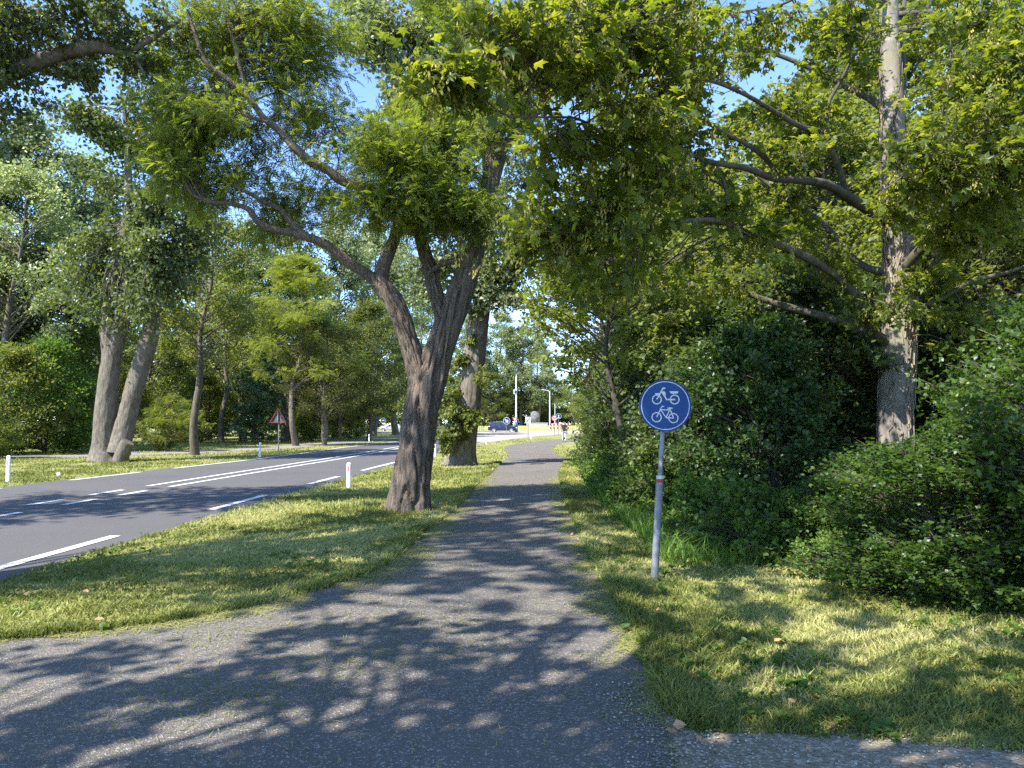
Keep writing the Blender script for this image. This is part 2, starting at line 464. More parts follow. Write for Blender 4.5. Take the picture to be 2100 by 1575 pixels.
# ------------------------------------------------------------------ tagging
def tag(o, label, cat, group=None):
    o['label'] = label; o['category'] = cat
    if group:
        o['group'] = group
    return o
def thing(name, label, cat, loc=(0, 0, 0), rz=0.0, group=None):
    o = bpy.data.objects.new(name, None); COL.objects.link(o)
    o.empty_display_size = .3
    o.location = tuple(loc); o.rotation_euler = (0, 0, rz)
    return tag(o, label, cat, group)
def structure(o):
    o['kind'] = 'structure'; return o
def stuff(o, label, cat):
    o['kind'] = 'stuff'; o['label'] = label; o['category'] = cat; return o

# ------------------------------------------------------------------ ground, road, paths
ROAD_R = np.array([(-14, -5.3), (-2, -5.25), (8, -5.2), (16, -5.03), (22, -4.75), (29, -4.45), (43, -3.65), (57, -2.65), (67, -1.0), (77, .6), (96, 4.6), (114, 10), (126, 20)])
ROAD_L = np.array([(-14, -13.2), (-2, -13.1), (18, -12.8), (24, -12.4), (33, -11.65), (48, -11.35), (65, -10.3), (90, -10), (126, -10)])
PATH_L = np.array([(-6, -16), (3.3, -9), (5.0, -6.2), (5.43, -3.8), (6.05, -2.62), (7.34, -1.71), (11.06, -1.25), (19.7, -.85), (28, -.5), (35.5, -.22), (43, -.38), (51, -.45), (58, .6), (66, 2.6), (75, 4.9), (84, 9)])
PATH_R = np.array([(-6, .7), (3.3, .78), (4.2, .82), (5.2, .90), (7, .90), (11.9, .97), (23.5, 1.50), (32.9, 2.35), (40, 2.35), (46, 2.45), (53, 3.1), (60, 4.3), (66, 5.9), (75, 8.6), (84, 13)])
def ip(tab, y):
    return np.interp(y, tab[:, 0], tab[:, 1])
def smooth_tab(tab, step=.35):
    p, _ = spline(np.c_[tab[:, 1], tab[:, 0], np.zeros(len(tab))], np.zeros(len(tab)), step)
    k = np.argsort(p[:, 1])
    return np.c_[p[k, 1], p[k, 0]]
ROAD_R, ROAD_L = smooth_tab(ROAD_R), smooth_tab(ROAD_L)
PATH_L, PATH_R = smooth_tab(PATH_L, .12), smooth_tab(PATH_R, .12)
GRAVEL_T = np.array([(.80, 4.3), (.92, 3.9), (1.66, 3.83), (2.43, 3.66), (3.6, 3.65), (6, 3.7), (14, 4.2)])     # x, y of the gravel's far edge
SIDE = np.array([(-60, 27.0), (-38, 29.5), (-26, 33.5), (-19, 38), (-16.5, 44), (-14.6, 54), (-13, 68), (-12.6, 90)])  # far cycle path beyond the road
def side_d(x, y):
    p, _ = spline(np.c_[SIDE, np.zeros(len(SIDE))], np.zeros(len(SIDE)), .5)
    return p
def strip(name, tl, tr, z, m, y0, y1, step=.15, jit=0.03, parent=None):
    ys = np.arange(y0, y1, step)
    n = fbm(np.c_[ys * 1.6, ys * 0, ys * 0], 3) - .5
    n2 = fbm(np.c_[ys * 1.6, ys * 0 + 9, ys * 0], 5) - .5
    xl = ip(tl, ys) + n * jit * 4; xr = ip(tr, ys) + n2 * jit * 4
    k = np.linspace(0, 1, 3)
    V = np.stack([np.stack([xl + (xr - xl) * q, ys, ys * 0 + z], -1) for q in k], 1)
    mb = MB()
    K = len(ys)
    i = np.arange(K - 1)[:, None] * 3; j = np.arange(2)[None]
    mb.quads(V.reshape(-1, 3), np.stack([i + j, i + j + 1, i + j + 4, i + j + 3], -1).reshape(-1, 4))
    return mb.build(name, m, parent)
mb = MB(); mb.quads([(-900, -300, 0), (900, -300, 0), (900, 1500, 0), (-900, 1500, 0)], [(0, 1, 2, 3)])
structure(mb.build('ground', M['ground']))
road = structure(strip('road', ROAD_L, ROAD_R, .004, M['road'], -14, 126, .5, .025))
path = structure(strip('cycle_path', PATH_L, PATH_R, .005, M['path'], -6, 80, .06, .025))
# gravel path meeting the cycle path
mb = MB()
xs = np.arange(.40, 14, .06)
top = np.interp(xs, GRAVEL_T[:, 0], GRAVEL_T[:, 1]) + (fbm(np.c_[xs * 4, xs * 0, xs * 0], 8) - .5) * .22
V = np.stack([np.c_[xs + (.0 if 1 else 0), top * 0 - 5, top * 0 + .003], np.c_[xs, top, top * 0 + .003]], 1)
i = np.arange(len(xs) - 1) * 2
mb.quads(V.reshape(-1, 3), np.stack([i, i + 2, i + 3, i + 1], -1))
structure(mb.build('gravel_path', M['gravel']))
# far side cycle path + woodland branch path
sp_, _ = spline(np.c_[SIDE, np.zeros(len(SIDE))], np.zeros(len(SIDE)), .5)
def ribbon(name, p, w, z, m):
    t = np.gradient(p, axis=0); t /= np.linalg.norm(t, axis=1, keepdims=True)
    nn = np.c_[-t[:, 1], t[:, 0], t[:, 2] * 0]
    mb = MB()
    V = np.stack([p - nn * w / 2, p + nn * w / 2], 1); V[..., 2] = z
    i = np.arange(len(p) - 1) * 2
    mb.quads(V.reshape(-1, 3), np.stack([i, i + 1, i + 3, i + 2], -1))
    return structure(mb.build(name, m))
ribbon('side_path', sp_, 2.6, .004, M['side_path'])
wp_, _ = spline(np.c_[[(-20.5, 38), (-25.5, 47), (-33, 60), (-46, 74)], np.zeros(4)], np.zeros(4), .5)
ribbon('woodland_path', wp_, 2.2, .008, M['side_path'])
# pale junction beyond the bend
mb = MB()
jp = []
for y in np.linspace(62, 112, 40):
    jp.append((ip(ROAD_R, y) - .02, y, .008))
jp += [(22, 118, .008), (70, 122, .008), (90, 165, .008), (10, 158, .008), (-16, 152, .008), (-40, 158, .008), (-75, 168, .008), (-75, 150, .008), (-38, 136, .008), (-17, 112, .008), (-10.4, 92, .008), (-5.6, 66, .008)]
jp = np.array(jp); ce = np.array([0, 125, .008])
mb.add(np.vstack([jp, ce]), [(i, (i + 1) % len(jp), len(jp)) for i in range(len(jp))])
structure(mb.build('junction_road', M['junction']))
# roundabout island: low grassy mound
mb = MB()
th = np.linspace(0, 2 * math.pi, 64, endpoint=False)
vv = []
for q, z in ((1, .0), (.985, .12), (.93, .35), (.8, .62), (.55, .85), (.25, .95)):
    vv.append(np.c_[10 + 36 * q * np.cos(th), 188 + 25 * q * np.sin(th), z + (fbm(np.c_[np.cos(th) * 9 * q, np.sin(th) * 9 * q, th * 0], 4) - .5) * .15 * (q < .99)])
mb.ringmesh(np.array(vv), 0, True)
M['island'] = ground_mat('island turf', [(.3, (.16, .19, .045)), (.5, (.26, .27, .08)), (.72, (.36, .33, .14))], 4, bump=.5, big=.3)
structure(mb.build('island_mound', M['island'], None, True))
# markings
def mark_line(mb, cx, y0, y1, w, z=.012):
    ys = np.linspace(y0, y1, max(2, int((y1 - y0) / .6) + 1))
    x = cx(ys)
    V = np.stack([np.c_[x - w / 2, ys, ys * 0 + z], np.c_[x + w / 2, ys, ys * 0 + z]], 1)
    i = np.arange(len(ys) - 1) * 2
    mb.quads(V.reshape(-1, 3), np.stack([i, i + 1, i + 3, i + 2], -1))
right = lambda y: ip(ROAD_R, y) - np.interp(y, (22, 43), (.45, .25))
left = lambda y: ip(ROAD_L, y) + .28
cR = lambda y: (ip(ROAD_R, y) + ip(ROAD_L, y)) / 2 + .25
cL = lambda y: (ip(ROAD_R, y) + ip(ROAD_L, y)) / 2 - .42
mb = MB()
for a, b in ((-8, 2), (3.5, 10.45), (13.6, 16.35), (19.3, 22.0), (24.8, 63)):
    mark_line(mb, right, a, b, .16)
for a, b in ((8, 18), (20.6, 24.0), (26, 64)):
    mark_line(mb, left, a, b, .16)
for a, b in ((8, 9), (10, 11), (12.2, 13.2), (14.4, 15.4), (16.35, 17.4), (18.5, 60)):
    mark_line(mb, cR, a, b, .15)
for a, b in ((8, 9), (10, 11), (12.2, 13.1), (14.4, 15.45), (16.4, 17.6), (18.7, 60)):
    mark_line(mb, cL, a, b, .15)
mb.build('lane_marking', M['paint'], road)
mb = MB()
def flat_bar(mb, a, b, w, z=.02):
    a = np.array(a, float); b = np.array(b, float); d = (b - a) / np.linalg.norm(b - a); n = np.array((-d[1], d[0])) * w / 2
    mb.quads([(*(a - n), z), (*(b - n), z), (*(b + n), z), (*(a + n), z)], [(0, 1, 2, 3)])
flat_bar(mb, (-3, 113), (16, 100), .5); flat_bar(mb, (-6, 121), (-1.5, 96), .3); flat_bar(mb, (2, 128), (30, 130), .35); flat_bar(mb, (-10, 145), (40, 148), .4); flat_bar(mb, (-2, 104), (9, 113), .3)
mb.build('lane_marking', M['paint'], bpy.data.objects['junction_road'])

# ------------------------------------------------------------------ grass blades
def paved(x, y, pad=0.0):
    p = (x > ip(ROAD_L, y) - .02 + pad) & (x < ip(ROAD_R, y) - pad) & (y < 126)
    q = (x > ip(PATH_L, y) + pad) & (x < ip(PATH_R, y) - pad) & (y < 80)
    g = (y < np.interp(x, GRAVEL_T[:, 0], GRAVEL_T[:, 1]) - pad) & (x > .7)
    d = np.full(len(x), 9.0)
    for pp, w in ((sp_[::3], 1.3), (wp_[::3], 1.1)):
        m = (x < -10) & (y > 20)
        if m.any():
            dd = np.sqrt(((np.c_[x[m], y[m]][:, None] - pp[None, :, :2]) ** 2).sum(-1)).min(1) - w
            d[m] = np.minimum(d[m], dd)
    return p | q | g | (d < 0)
def blades(n, y0, y1, hmin, hmax, mb, xr=None, lean=.35, wmul=1.0, lvshift=0.0, dens=None, zpatch=True):
    y = y0 * (y1 / y0) ** rng.random(n)
    if xr is None:
        x = rng.uniform(-1, 1, n) * (.74 * y + 1.4)
    else:
        x0_, x1_ = xr[0](y), xr[1](y)
        x = x0_ + (x1_ - x0_) * rng.random(n)
    k = ~paved(x, y, .02)
    k &= ~((x > ip(ROAD_R, y)) & (x > 2.2 + .03 * y) & (y > 9.0 + 3 * rng.random(n)) & (xr is None))   # woods on that side
    x, y = x[k], y[k]
    n = len(x)
    pn = fbm(np.c_[x * .9, y * .9, x * 0], 21, 3)
    pt = fbm(np.c_[x * 5, y * 5, x * 0], 31, 2)
    h = rng.uniform(hmin, hmax, n) * (.45 + 1.1 * pt) * (1.25 - .5 * pn)
    w = (.0028 + .00055 * y) * wmul * rng.uniform(.7, 1.3, n)
    a = rng.uniform(0, 2 * math.pi, n)
    side = np.c_[np.cos(a), np.sin(a), a * 0]
    la = rng.uniform(0, 2 * math.pi, n)
    ln = np.c_[np.cos(la), np.sin(la), la * 0] * (h * lean * rng.uniform(.3, 2.2, n))[:, None]
    p = np.c_[x, y, x * 0 - .005]
    up = np.array([0, 0, 1.0])
    b0, b1 = p - side * w[:, None], p + side * w[:, None]
    mid = p + up * (h * .6)[:, None] + ln * .35
    m0, m1 = mid - side * (w * .75)[:, None], mid + side * (w * .75)[:, None]
    tip = p + up * (h * .95)[:, None] + ln
    V = np.stack([b0, b1, m0, m1, tip], 1)
    t = np.array([(0, 1, 3), (0, 3, 2), (2, 3, 4)])
    lv = np.clip(.5 + (pn - .49) * 2.8 + rng.normal(0, .20, n) + lvshift, 0, 1)
    mb.add(V.reshape(-1, 3), (t[None] + (np.arange(n) * 5)[:, None, None]).reshape(-1, 3), np.repeat(lv, 5))
M['grass'] = leaf_mat('grass blade', (.135, .152, .036), (.222, .250, .060), (.38, .365, .145), .35, .6, .2, (1.2, 1.15, .75))
mb = MB()
blades(330000, 3.4, 34, .022, .062, mb, lean=.7)
blades(90000, 12, 75, .04, .11, mb, wmul=.8)
# unmown fringe along path and road edges
for tab, s in ((PATH_L, -1), (PATH_R, 1)):
    blades(15000, 3.9, 30, .04, .11, mb, (lambda y, tab=tab, s=s: ip(tab, y) + s * .02, lambda y, tab=tab, s=s: ip(tab, y) + s * .22), .5, lvshift=-.08)
blades(9000, 3.9, 5.6, .03, .08, mb, (lambda y: ip(PATH_R, y) + .05, lambda y: 1.2 + y * .62), .6, 1.0, -.08)
stuff(mb.build('grass', M['grass']), 'short yellowish green mown grass on the verges', 'grass')
# longer shaded grass near the gravel corner and by the hedge
mb = MB()
blades(2600, 8.2, 12, .10, .38, mb, (lambda y: 1.75 + .0 * y, lambda y: 2.0 + .13 * y), .6, 1.1, -.2)
blades(2600, 12, 30, .10, .26, mb, (lambda y: ip(PATH_R, y) + .7, lambda y: ip(PATH_R, y) + 1.9), .5, 1.1, -.2)
stuff(mb.build('long_grass', M['lf_nettle']), 'long green grass at the foot of the shrubs', 'long grass')
# dry clippings scattered on the tarmac, mostly near its edges
def clippings(n, fx, mb, L=(.03, .11)):
    y = 3.4 * (22 / 3.4) ** rng.random(n)
    x = fx(y, n)
    c = fbm(np.c_[x * 1.7, y * 1.7, x * 0], 77, 2)
    k = c > .50 - .25 * rng.random(n)
    x, y = x[k], y[k]; n = len(x)
    a = rng.uniform(0, math.pi, n); L_ = rng.uniform(L[0], L[1], n); w = .0016 + .0003 * y
    d = np.c_[np.cos(a), np.sin(a), rng.uniform(-.02, .12, n)]; s = np.c_[-np.sin(a), np.cos(a), a * 0]
    p = np.c_[x, y, rng.uniform(.009, .02, n)]
    V = np.stack([p - s * w[:, None], p + s * w[:, None], p + d * L_[:, None]], 1)
    mb.add(V.reshape(-1, 3), np.arange(n * 3).reshape(-1, 3), np.repeat(np.clip(rng.normal(.78, .2, n), 0, 1), 3))
mb = MB()
clippings(16000, lambda y, n: ip(PATH_L, y) + np.abs(rng.normal(0, .20, n)), mb)
clippings(16000, lambda y, n: ip(PATH_R, y) - np.abs(rng.normal(0, .16, n)), mb)
clippings(3500, lambda y, n: rng.uniform(ip(PATH_L, y), ip(PATH_R, y)), mb)
for cx, cyy, r_, n_ in ((-1.0, 5.1, .34, 320), (-1.75, 4.35, .34, 420), (-2.1, 5.6, .4, 300), (-.75, 5.9, .34, 220), (.95, 4.2, .25, 400)):
    p = np.c_[rng.normal(cx, r_, n_), rng.normal(cyy, r_ * .7, n_)]
    a = rng.uniform(0, math.pi, n_); L_ = rng.uniform(.03, .12, n_)
    P = np.c_[p, rng.uniform(.009, .022, n_)]
    d = np.c_[np.cos(a), np.sin(a), rng.uniform(0, .1, n_)]; s = np.c_[-np.sin(a), np.cos(a), a * 0]
    V = np.stack([P - s * .003, P + s * .003, P + d * L_[:, None]], 1)
    mb.add(V.reshape(-1, 3), np.arange(n_ * 3).reshape(-1, 3), np.repeat(np.clip(rng.normal(.45, .2, n_), 0, 1), 3))
stuff(mb.build('grass_clippings', M['grass']), 'loose dry grass clippings lying on the cycle path', 'clippings')
# clover and rosette weeds between the blades
mb = MB()
y = 3.7 * (20 / 3.7) ** rng.random(3200); x = rng.uniform(-1, 1, 3200) * (.72 * y + 1.2)
k = ~paved(x, y, .06) & (fbm(np.c_[x * .8, y * .8, x * 0], 41, 2) > .47) & ~((x > 2.2 + .03 * y) & (y > 9))
x, y = x[k], y[k]
for i in range(len(x)):
    n = int(rng.integers(4, 9)); a = rng.uniform(0, 6.28) + np.arange(n) * 6.28 / n
    put_leaves(mb, np.c_[np.full(n, x[i]) + rng.normal(0, .02, n), np.full(n, y[i]) + rng.normal(0, .02, n), rng.uniform(.01, .05, n)], np.c_[np.cos(a), np.sin(a), rng.uniform(.1, .9, n)], np.c_[rng.normal(0, .3, (n, 2)), np.ones(n)], rng.uniform(.022, .062), BROAD, np.clip(rng.normal(.4, .2, n), 0, 1))
stuff(mb.build('verge_weeds', M['lf_nettle']), 'clover and broad leaved weeds dotted through the grass', 'weeds')
# loose chippings along the gravel path and kicked onto the tarmac
M['chip'] = leaf_mat('stone chip', (.10, .085, .065), (.22, .19, .15), (.42, .38, .32), 0.0, .9, .2)
mb = MB(); n = 5200
x = rng.uniform(.55, 6, n); yt = np.interp(x, GRAVEL_T[:, 0], GRAVEL_T[:, 1]); y = np.where(rng.random(n) < .25, yt + np.abs(rng.normal(0, .07, n)), 2.9 + (yt - 2.9) * rng.random(n))
x[:700] = rng.normal(.80, .16, 700); y[:700] = rng.uniform(3.1, 4.6, 700)
sz_ = rng.uniform(.003, .010, n)
oc = np.array([(1, 0, 0), (0, 1, 0), (-1, 0, 0), (0, -1, 0), (0, 0, .8), (0, 0, -.5)], float)
ot = np.array([(0, 1, 4), (1, 2, 4), (2, 3, 4), (3, 0, 4), (1, 0, 5), (2, 1, 5), (3, 2, 5), (0, 3, 5)])
V = np.c_[x, y, .006 + sz_ * .4][:, None, :] + (oc[None] * rng.uniform(.6, 1.3, (n, 6, 1))) * sz_[:, None, None]
mb.add(V.reshape(-1, 3), (ot[None] + (np.arange(n) * 6)[:, None, None]).reshape(-1, 3), np.repeat(np.clip(rng.normal(.5, .25, n), 0, 1), 6))
stuff(mb.build('loose_gravel', M['chip']), 'loose pale stone chips on the gravel and the edge of the tarmac', 'gravel')
# fallen brown leaves
M['dead'] = simple('dead leaf', (.30, .17, .08), .7, var=.5, scale=3)
mb = MB()
pts = np.array([G(px, py)[:2] for px, py in ((1760, 1372), (1390, 1500), (690, 1200), (190, 1283), (520, 1140), (330, 1275), (880, 1050), (1880, 1385), (1130, 1290), (560, 1170), (800, 1130), (1560, 1412), (60, 1230), (920, 1048))])
ex = np.c_[rng.uniform(-4.5, 3.5, 170), 3.6 + 12 * rng.random(170) ** 1.5]; pts = np.vstack([pts, ex[(ex[:, 0] < ip(PATH_L, ex[:, 1]) + .25) & (ex[:, 0] > ip(ROAD_R, ex[:, 1]) + .2) | (ex[:, 0] > ip(PATH_R, ex[:, 1]) - .15)]])
n = len(pts)
P = np.c_[pts + rng.normal(0, .02, (n, 2)), rng.uniform(.02, .05, n)]
put_leaves(mb, P, np.c_[rng.normal(size=(n, 2)), rng.normal(0, .2, n)], np.c_[rng.normal(0, .4, (n, 2)), np.ones(n)], rng.uniform(.03, .08, n), BROAD, np.full(n, .5))
stuff(mb.build('fallen_leaves', M['dead']), 'a few dry brown leaves fallen on the verge', 'dead leaves')

# ------------------------------------------------------------------ hand-built trees
def limb(pts):
    """(px, py, depth, width px) list -> world path and radii"""
    P = [D(a, b, c) for a, b, c, w in pts]
    R = [w / 2 / F * c for a, b, c, w in pts]
    return P, R
class Tree:
    def __init__(self, name, label, base, bark, leafm, group=None, cat='tree'):
        self.o = thing(name, label, cat, base, 0, group)
        self.base = np.array(base, float)
        self.w, self.c = MB(), MB()
        self.bark, self.leafm = bark, leafm
        self.P, self.R = [], []
    def limb(self, pts, step=.14, n=9, amp=.05, **k):
        am = k.pop('attach_max', .2)
        if max(p[3] for p in pts) > 1.5:
            P, R = limb(pts)
        else:
            P, R = np.array([p[:3] for p in pts], float), [p[3] for p in pts]
        p, r = bark_tube(self.w, P, R, step, n, amp, **k)
        m = r < am
        self.P.append(p[m]); self.R.append(r[m])
        return p, r
    def blobs(self, bl, per, habit, cr, size=None, flat=.55, subt=9, reach=99):
        AP = np.concatenate(self.P); AR = np.concatenate(self.R)
        cs, os_, rs = [], [], []
        for px, py, dep, rx, ry, rd, n in bl:
            c = D(px, py, dep)
            k = dep / F
            q = rdir(n) * rng.random((n, 1)) ** .4
            cc = c + q * np.array([rx * k, rd, ry * k])
            for x in cc:
                d = np.linalg.norm(AP - x, axis=1) + rng.random(len(AP)) * 1.1 + np.maximum(0, AP[:, 2] - x[2]) * .4
                j = int(np.argmin(d))
                a = AP[j]; dist = np.linalg.norm(x - a)
                if dist > .15:
                    mid = a + (x - a) * .5 + np.array([0, 0, .12 * dist]) + rng.normal(0, .07 * dist, 3)
                    r0 = min(AR[j] * .7, .006 + .008 * dist)
                    p, r = spline([a, mid, x], [r0, r0 * .65, .005], .18)
                    self.w.tube(p, r, 5, 0, False)
                    if r0 > .012:
                        self.P.append(p[len(p) // 2:]); self.R.append(r[len(p) // 2:])
                cs.append(x); os_.append(a); rs.append(cr * rng.uniform(.7, 1.3))
        clump_leaves(self.c, self.w, np.array(cs), np.array(os_), np.array(rs), per, habit, size, flat, subt)
        return np.array(cs)
    def done(self):
        for b, nm, m, sm in ((self.w, 'trunk', self.bark, True), (self.c, 'crown', self.leafm, False)):
            if b.v:
                for a in b.v:
                    a -= self.base
                b.build(nm, m, self.o, sm)
        return self.o

# --- black locust between road and path
base = G(838, 1046)
y0 = base[1]
t = Tree('locust_tree', 'leaning black locust with deeply furrowed forked trunk beside the cycle path', base, M['bark_locust'], M['lf_locust'])
kw = dict(step=.03, n=120, amp=.36, freq=6.0, twist=.55)
d = y0
t.limb([(838, 1052, d, 76), (842, 1000, d, 68), (850, 940, d, 64), (858, 880, d, 63), (866, 825, d, 66), (880, 780, d, 62), (899, 720, d + .05, 52), (921, 660, d + .1, 50), (944, 600, d + .1, 47), (962, 550, d + .1, 42), (978, 500, d + .1, 34), (992, 430, d + .1, 31), (1006, 370, d + .15, 34), (1016, 315, d + .2, 38)], flare=.16, seed=1, **kw)
t.limb([(866, 830, d, 44), (862, 790, d, 42), (850, 740, d - .05, 36), (836, 690, d - .1, 36), (818, 640, d - .15, 35), (797, 600, d - .2, 33), (775, 576, d - .2, 30)], seed=2, **kw)
kl = dict(step=.05, n=28, amp=.22, freq=4, twist=.4)
t.limb([(790, 592, d - .2, 28), (770, 574, d - .2, 25), (740, 555, d - .3, 21), (700, 528, d - .4, 20), (672, 505, d - .5, 19), (640, 490, d - .6, 17), (600, 478, d - .7, 15), (560, 470, d - .8, 14), (530, 456, d - .9, 13), (510, 430, d - 1, 11), (475, 418, d - 1.1, 9), (440, 415, d - 1.2, 8), (395, 401, d - 1.3, 6)], seed=3, **kl)
t.limb([(640, 492, d - .6, 13), (605, 465, d - .7, 12), (575, 430, d - .8, 10), (545, 415, d - .9, 8), (480, 380, d - 1.1, 6)], seed=4, **kl)
t.limb([(778, 590, d - .2, 30), (784, 555, d - .15, 27), (798, 515, d - .1, 26), (812, 480, d - .1, 24), (818, 450, d - .15, 20), (806, 415, d - .3, 17), (778, 393, d - .45, 17), (740, 383, d - .6, 17), (700, 370, d - .7, 18), (668, 345, d - .8, 18), (635, 330, d - .9, 17), (600, 298, d - 1, 16), (570, 265, d - 1, 14), (540, 240, d - 1.1, 13), (510, 200, d - 1.2, 12), (470, 165, d - 1.3, 11), (425, 130, d - 1.4, 9), (400, 70, d - 1.5, 7), (385, 20, d - 1.5, 6)], seed=5, **kl)
t.limb([(510, 200, d - 1.2, 9), (495, 150, d - 1.2, 8), (480, 90, d - 1.2, 7), (465, 40, d - 1.2, 5)], seed=6, **kl)
t.limb([(550, 250, d - 1.1, 8), (500, 235, d - 1.1, 7), (470, 205, d - 1.1, 6), (430, 170, d - 1.1, 5)], seed=16, **kl)
t.limb([(914, 690, d + .08, 30), (907, 650, d + .1, 29), (896, 610, d + .15, 28), (886, 570, d + .2, 27), (873, 525, d + .25, 25), (862, 485, d + .3, 22), (855, 440, d + .4, 18), (862, 380, d + .5, 14), (880, 300, d + .6, 10)], seed=7, **kw)
t.limb([(1012, 330, d + .2, 27), (1035, 300, d + .2, 22), (1062, 272, d + .2, 19), (1092, 238, d + .2, 17), (1118, 205, d + .2, 14), (1140, 160, d + .2, 11), (1160, 60, d + .2, 8), (1165, -40, d + .2, 6)], seed=8, **kl)
t.limb([(1014, 325, d + .2, 22), (1022, 280, d + .25, 22), (1040, 235, d + .3, 21), (1060, 195, d + .4, 20), (1072, 150, d + .5, 18), (1080, 100, d + .5, 15), (1084, 40, d + .6, 12), (1080, -40, d + .6, 9)], seed=9, **kl)
t.limb([(1012, 330, d + .2, 22), (1008, 280, d + .3, 18), (990, 230, d + .4, 15), (975, 150, d + .5, 12), (960, 60, d + .6, 9), (955, -20, d + .6, 6)], seed=10, **kl)
t.limb([(975, 540, d + .1, 18), (935, 535, d, 14), (900, 545, d - .1, 9), (880, 560, d - .2, 6)], seed=11, **kl)
t.blobs([(560, 50, 13.2, 170, 70, 1.2, 24), (430, 130, 13, 120, 90, 1.2, 16), (340, 270, 12.8, 80, 90, 1.1, 15), (470, 300, 13, 110, 80, 1.2, 17),
         (400, 370, 12.8, 100, 45, 1.0, 11), (600, 210, 13.6, 60, 110, 1.0, 8), (650, 110, 13.4, 40, 80, .8, 5), (690, 285, 13.5, 50, 50, .8, 5), (640, 400, 13.6, 80, 50, .9, 7), (560, 440, 13.4, 80, 40, .9, 6)],
        150, 'locust', .72, None, .6)
t.blobs([(860, 320, 13.0, 110, 80, 1.1, 24), (900, 420, 13.0, 105, 45, 1.0, 18), (790, 320, 13, 60, 70, .9, 8), (1000, 190, 14.6, 110, 90, 1.2, 12), (1090, 50, 14.6, 110, 80, 1.2, 10), (950, 60, 14.6, 80, 80, 1.2, 8), (830, 430, 12.9, 80, 40, .8, 11), (760, 440, 13, 50, 30, .8, 3), (870, 240, 13.4, 60, 50, .8, 7), (985, 430, 12.9, 45, 40, .5, 6), (1010, 250, 13.2, 50, 60, .5, 6), (1090, 180, 13.3, 40, 50, .5, 5)],
        140, 'locust', .68, None, .6)
t.done()

# --- ivy-sprouting poplar beside the path bend
base = G(945, 954)
d = base[1]
t = Tree('poplar_tree', 'grey poplar with leafy sprouts on its trunk, beside the path bend', base, M['bark_poplar'], M['lf_poplar'])
kw = dict(step=.09, n=40, amp=.13, freq=10, twist=.08)
t.limb([(945, 958, d, 58), (950, 925, d, 49), (956, 890, d, 43), (962, 840, d, 41), (968, 780, d, 42), (974, 720, d, 42), (981, 665, d, 40), (988, 610, d, 36), (992, 560, d, 32), (1000, 500, d, 29), (1004, 420, d, 26), (1000, 330, d, 23), (990, 230, d, 19), (985, 100, d, 14), (985, -40, d, 9)], flare=.30, seed=21, **kw)
kl = dict(step=.15, n=12, amp=.1, freq=6)
t.limb([(988, 610, d, 20), (955, 520, d - .2, 17), (915, 420, d - .4, 16), (875, 320, d - .6, 15), (862, 280, d - .7, 14), (840, 220, d - .8, 12), (800, 160, d - 1, 10), (750, 60, d - 1.2, 8), (715, 0, d - 1.3, 6)], seed=22, **kl)
t.limb([(868, 300, d - .6, 13), (872, 240, d - .6, 12), (884, 180, d - .6, 11), (886, 90, d - .6, 10), (880, 20, d - .6, 8), (870, -50, d - .6, 6)], seed=23, **kl)
t.limb([(886, 100, d - .6, 8), (905, 50, d - .6, 8), (930, 10, d - .6, 7), (960, -40, d - .6, 5)], seed=24, **kl)
t.limb([(1002, 480, d, 16), (1050, 430, d - .3, 13), (1090, 380, d - .4, 10), (1130, 300, d - .5, 8)], seed=25, **kl)
t.limb([(995, 560, d, 12), (960, 530, d + .3, 9), (930, 520, d + .4, 7)], seed=26, **kl)
t.blobs([(800, 70, 27, 90, 90, 2, 18), (900, 40, 27, 110, 80, 2.2, 18), (740, 30, 27, 50, 60, 1.5, 9), (1000, 90, 28, 110, 120, 2.2, 16), (900, 190, 27.5, 90, 80, 2, 14), (1010, 300, 28, 110, 100, 2.2, 16), (830, 190, 27, 35, 90, 1.2, 9), (1010, 440, 28, 90, 60, 1.8, 13), (905, 500, 27.8, 55, 60, 1.4, 9), (1020, 560, 27.4, 75, 70, 1.4, 14), (1075, 500, 27.6, 60, 80, 1.6, 9), (955, 600, 27.6, 20, 60, .8, 4), (870, 560, 27.7, 35, 50, 1, 5), (1060, 590, 27.8, 40, 50, 1, 5)],
        230, 'poplar', .95, .16, .8, 11)
t.done()
sprout = MB(); sw = MB()
def sprouts(spots, n, base):
    for px, py, dep, rx, ry, k in spots:
        c = D(px, py, dep); q = dep / F
        pts = c + rdir(k) * rng.random((k, 1)) ** .4 * np.array([rx * q, .55, ry * q])
        clump_leaves(sprout, sw, pts, np.repeat([c], k, 0), np.full(k, .3), n, 'poplar', .125, .9, 7)
sprouts([(917, 893, 27.4, 26, 34, 13), (925, 795, 27.7, 18, 32, 7), (945, 740, 27.5, 16, 18, 5), (930, 848, 27.5, 22, 24, 8), (972, 852, 27.3, 20, 14, 4), (975, 700, 27.5, 26, 14, 3), (985, 790, 27.4, 14, 26, 2), (950, 880, 27.4, 9, 24, 3)], 110, base)
for a in sprout.v: a -= base
for a in sw.v: a -= base
o = sprout.build('leafy_sprout', M['lf_broad'], t.o); sprout.v and None

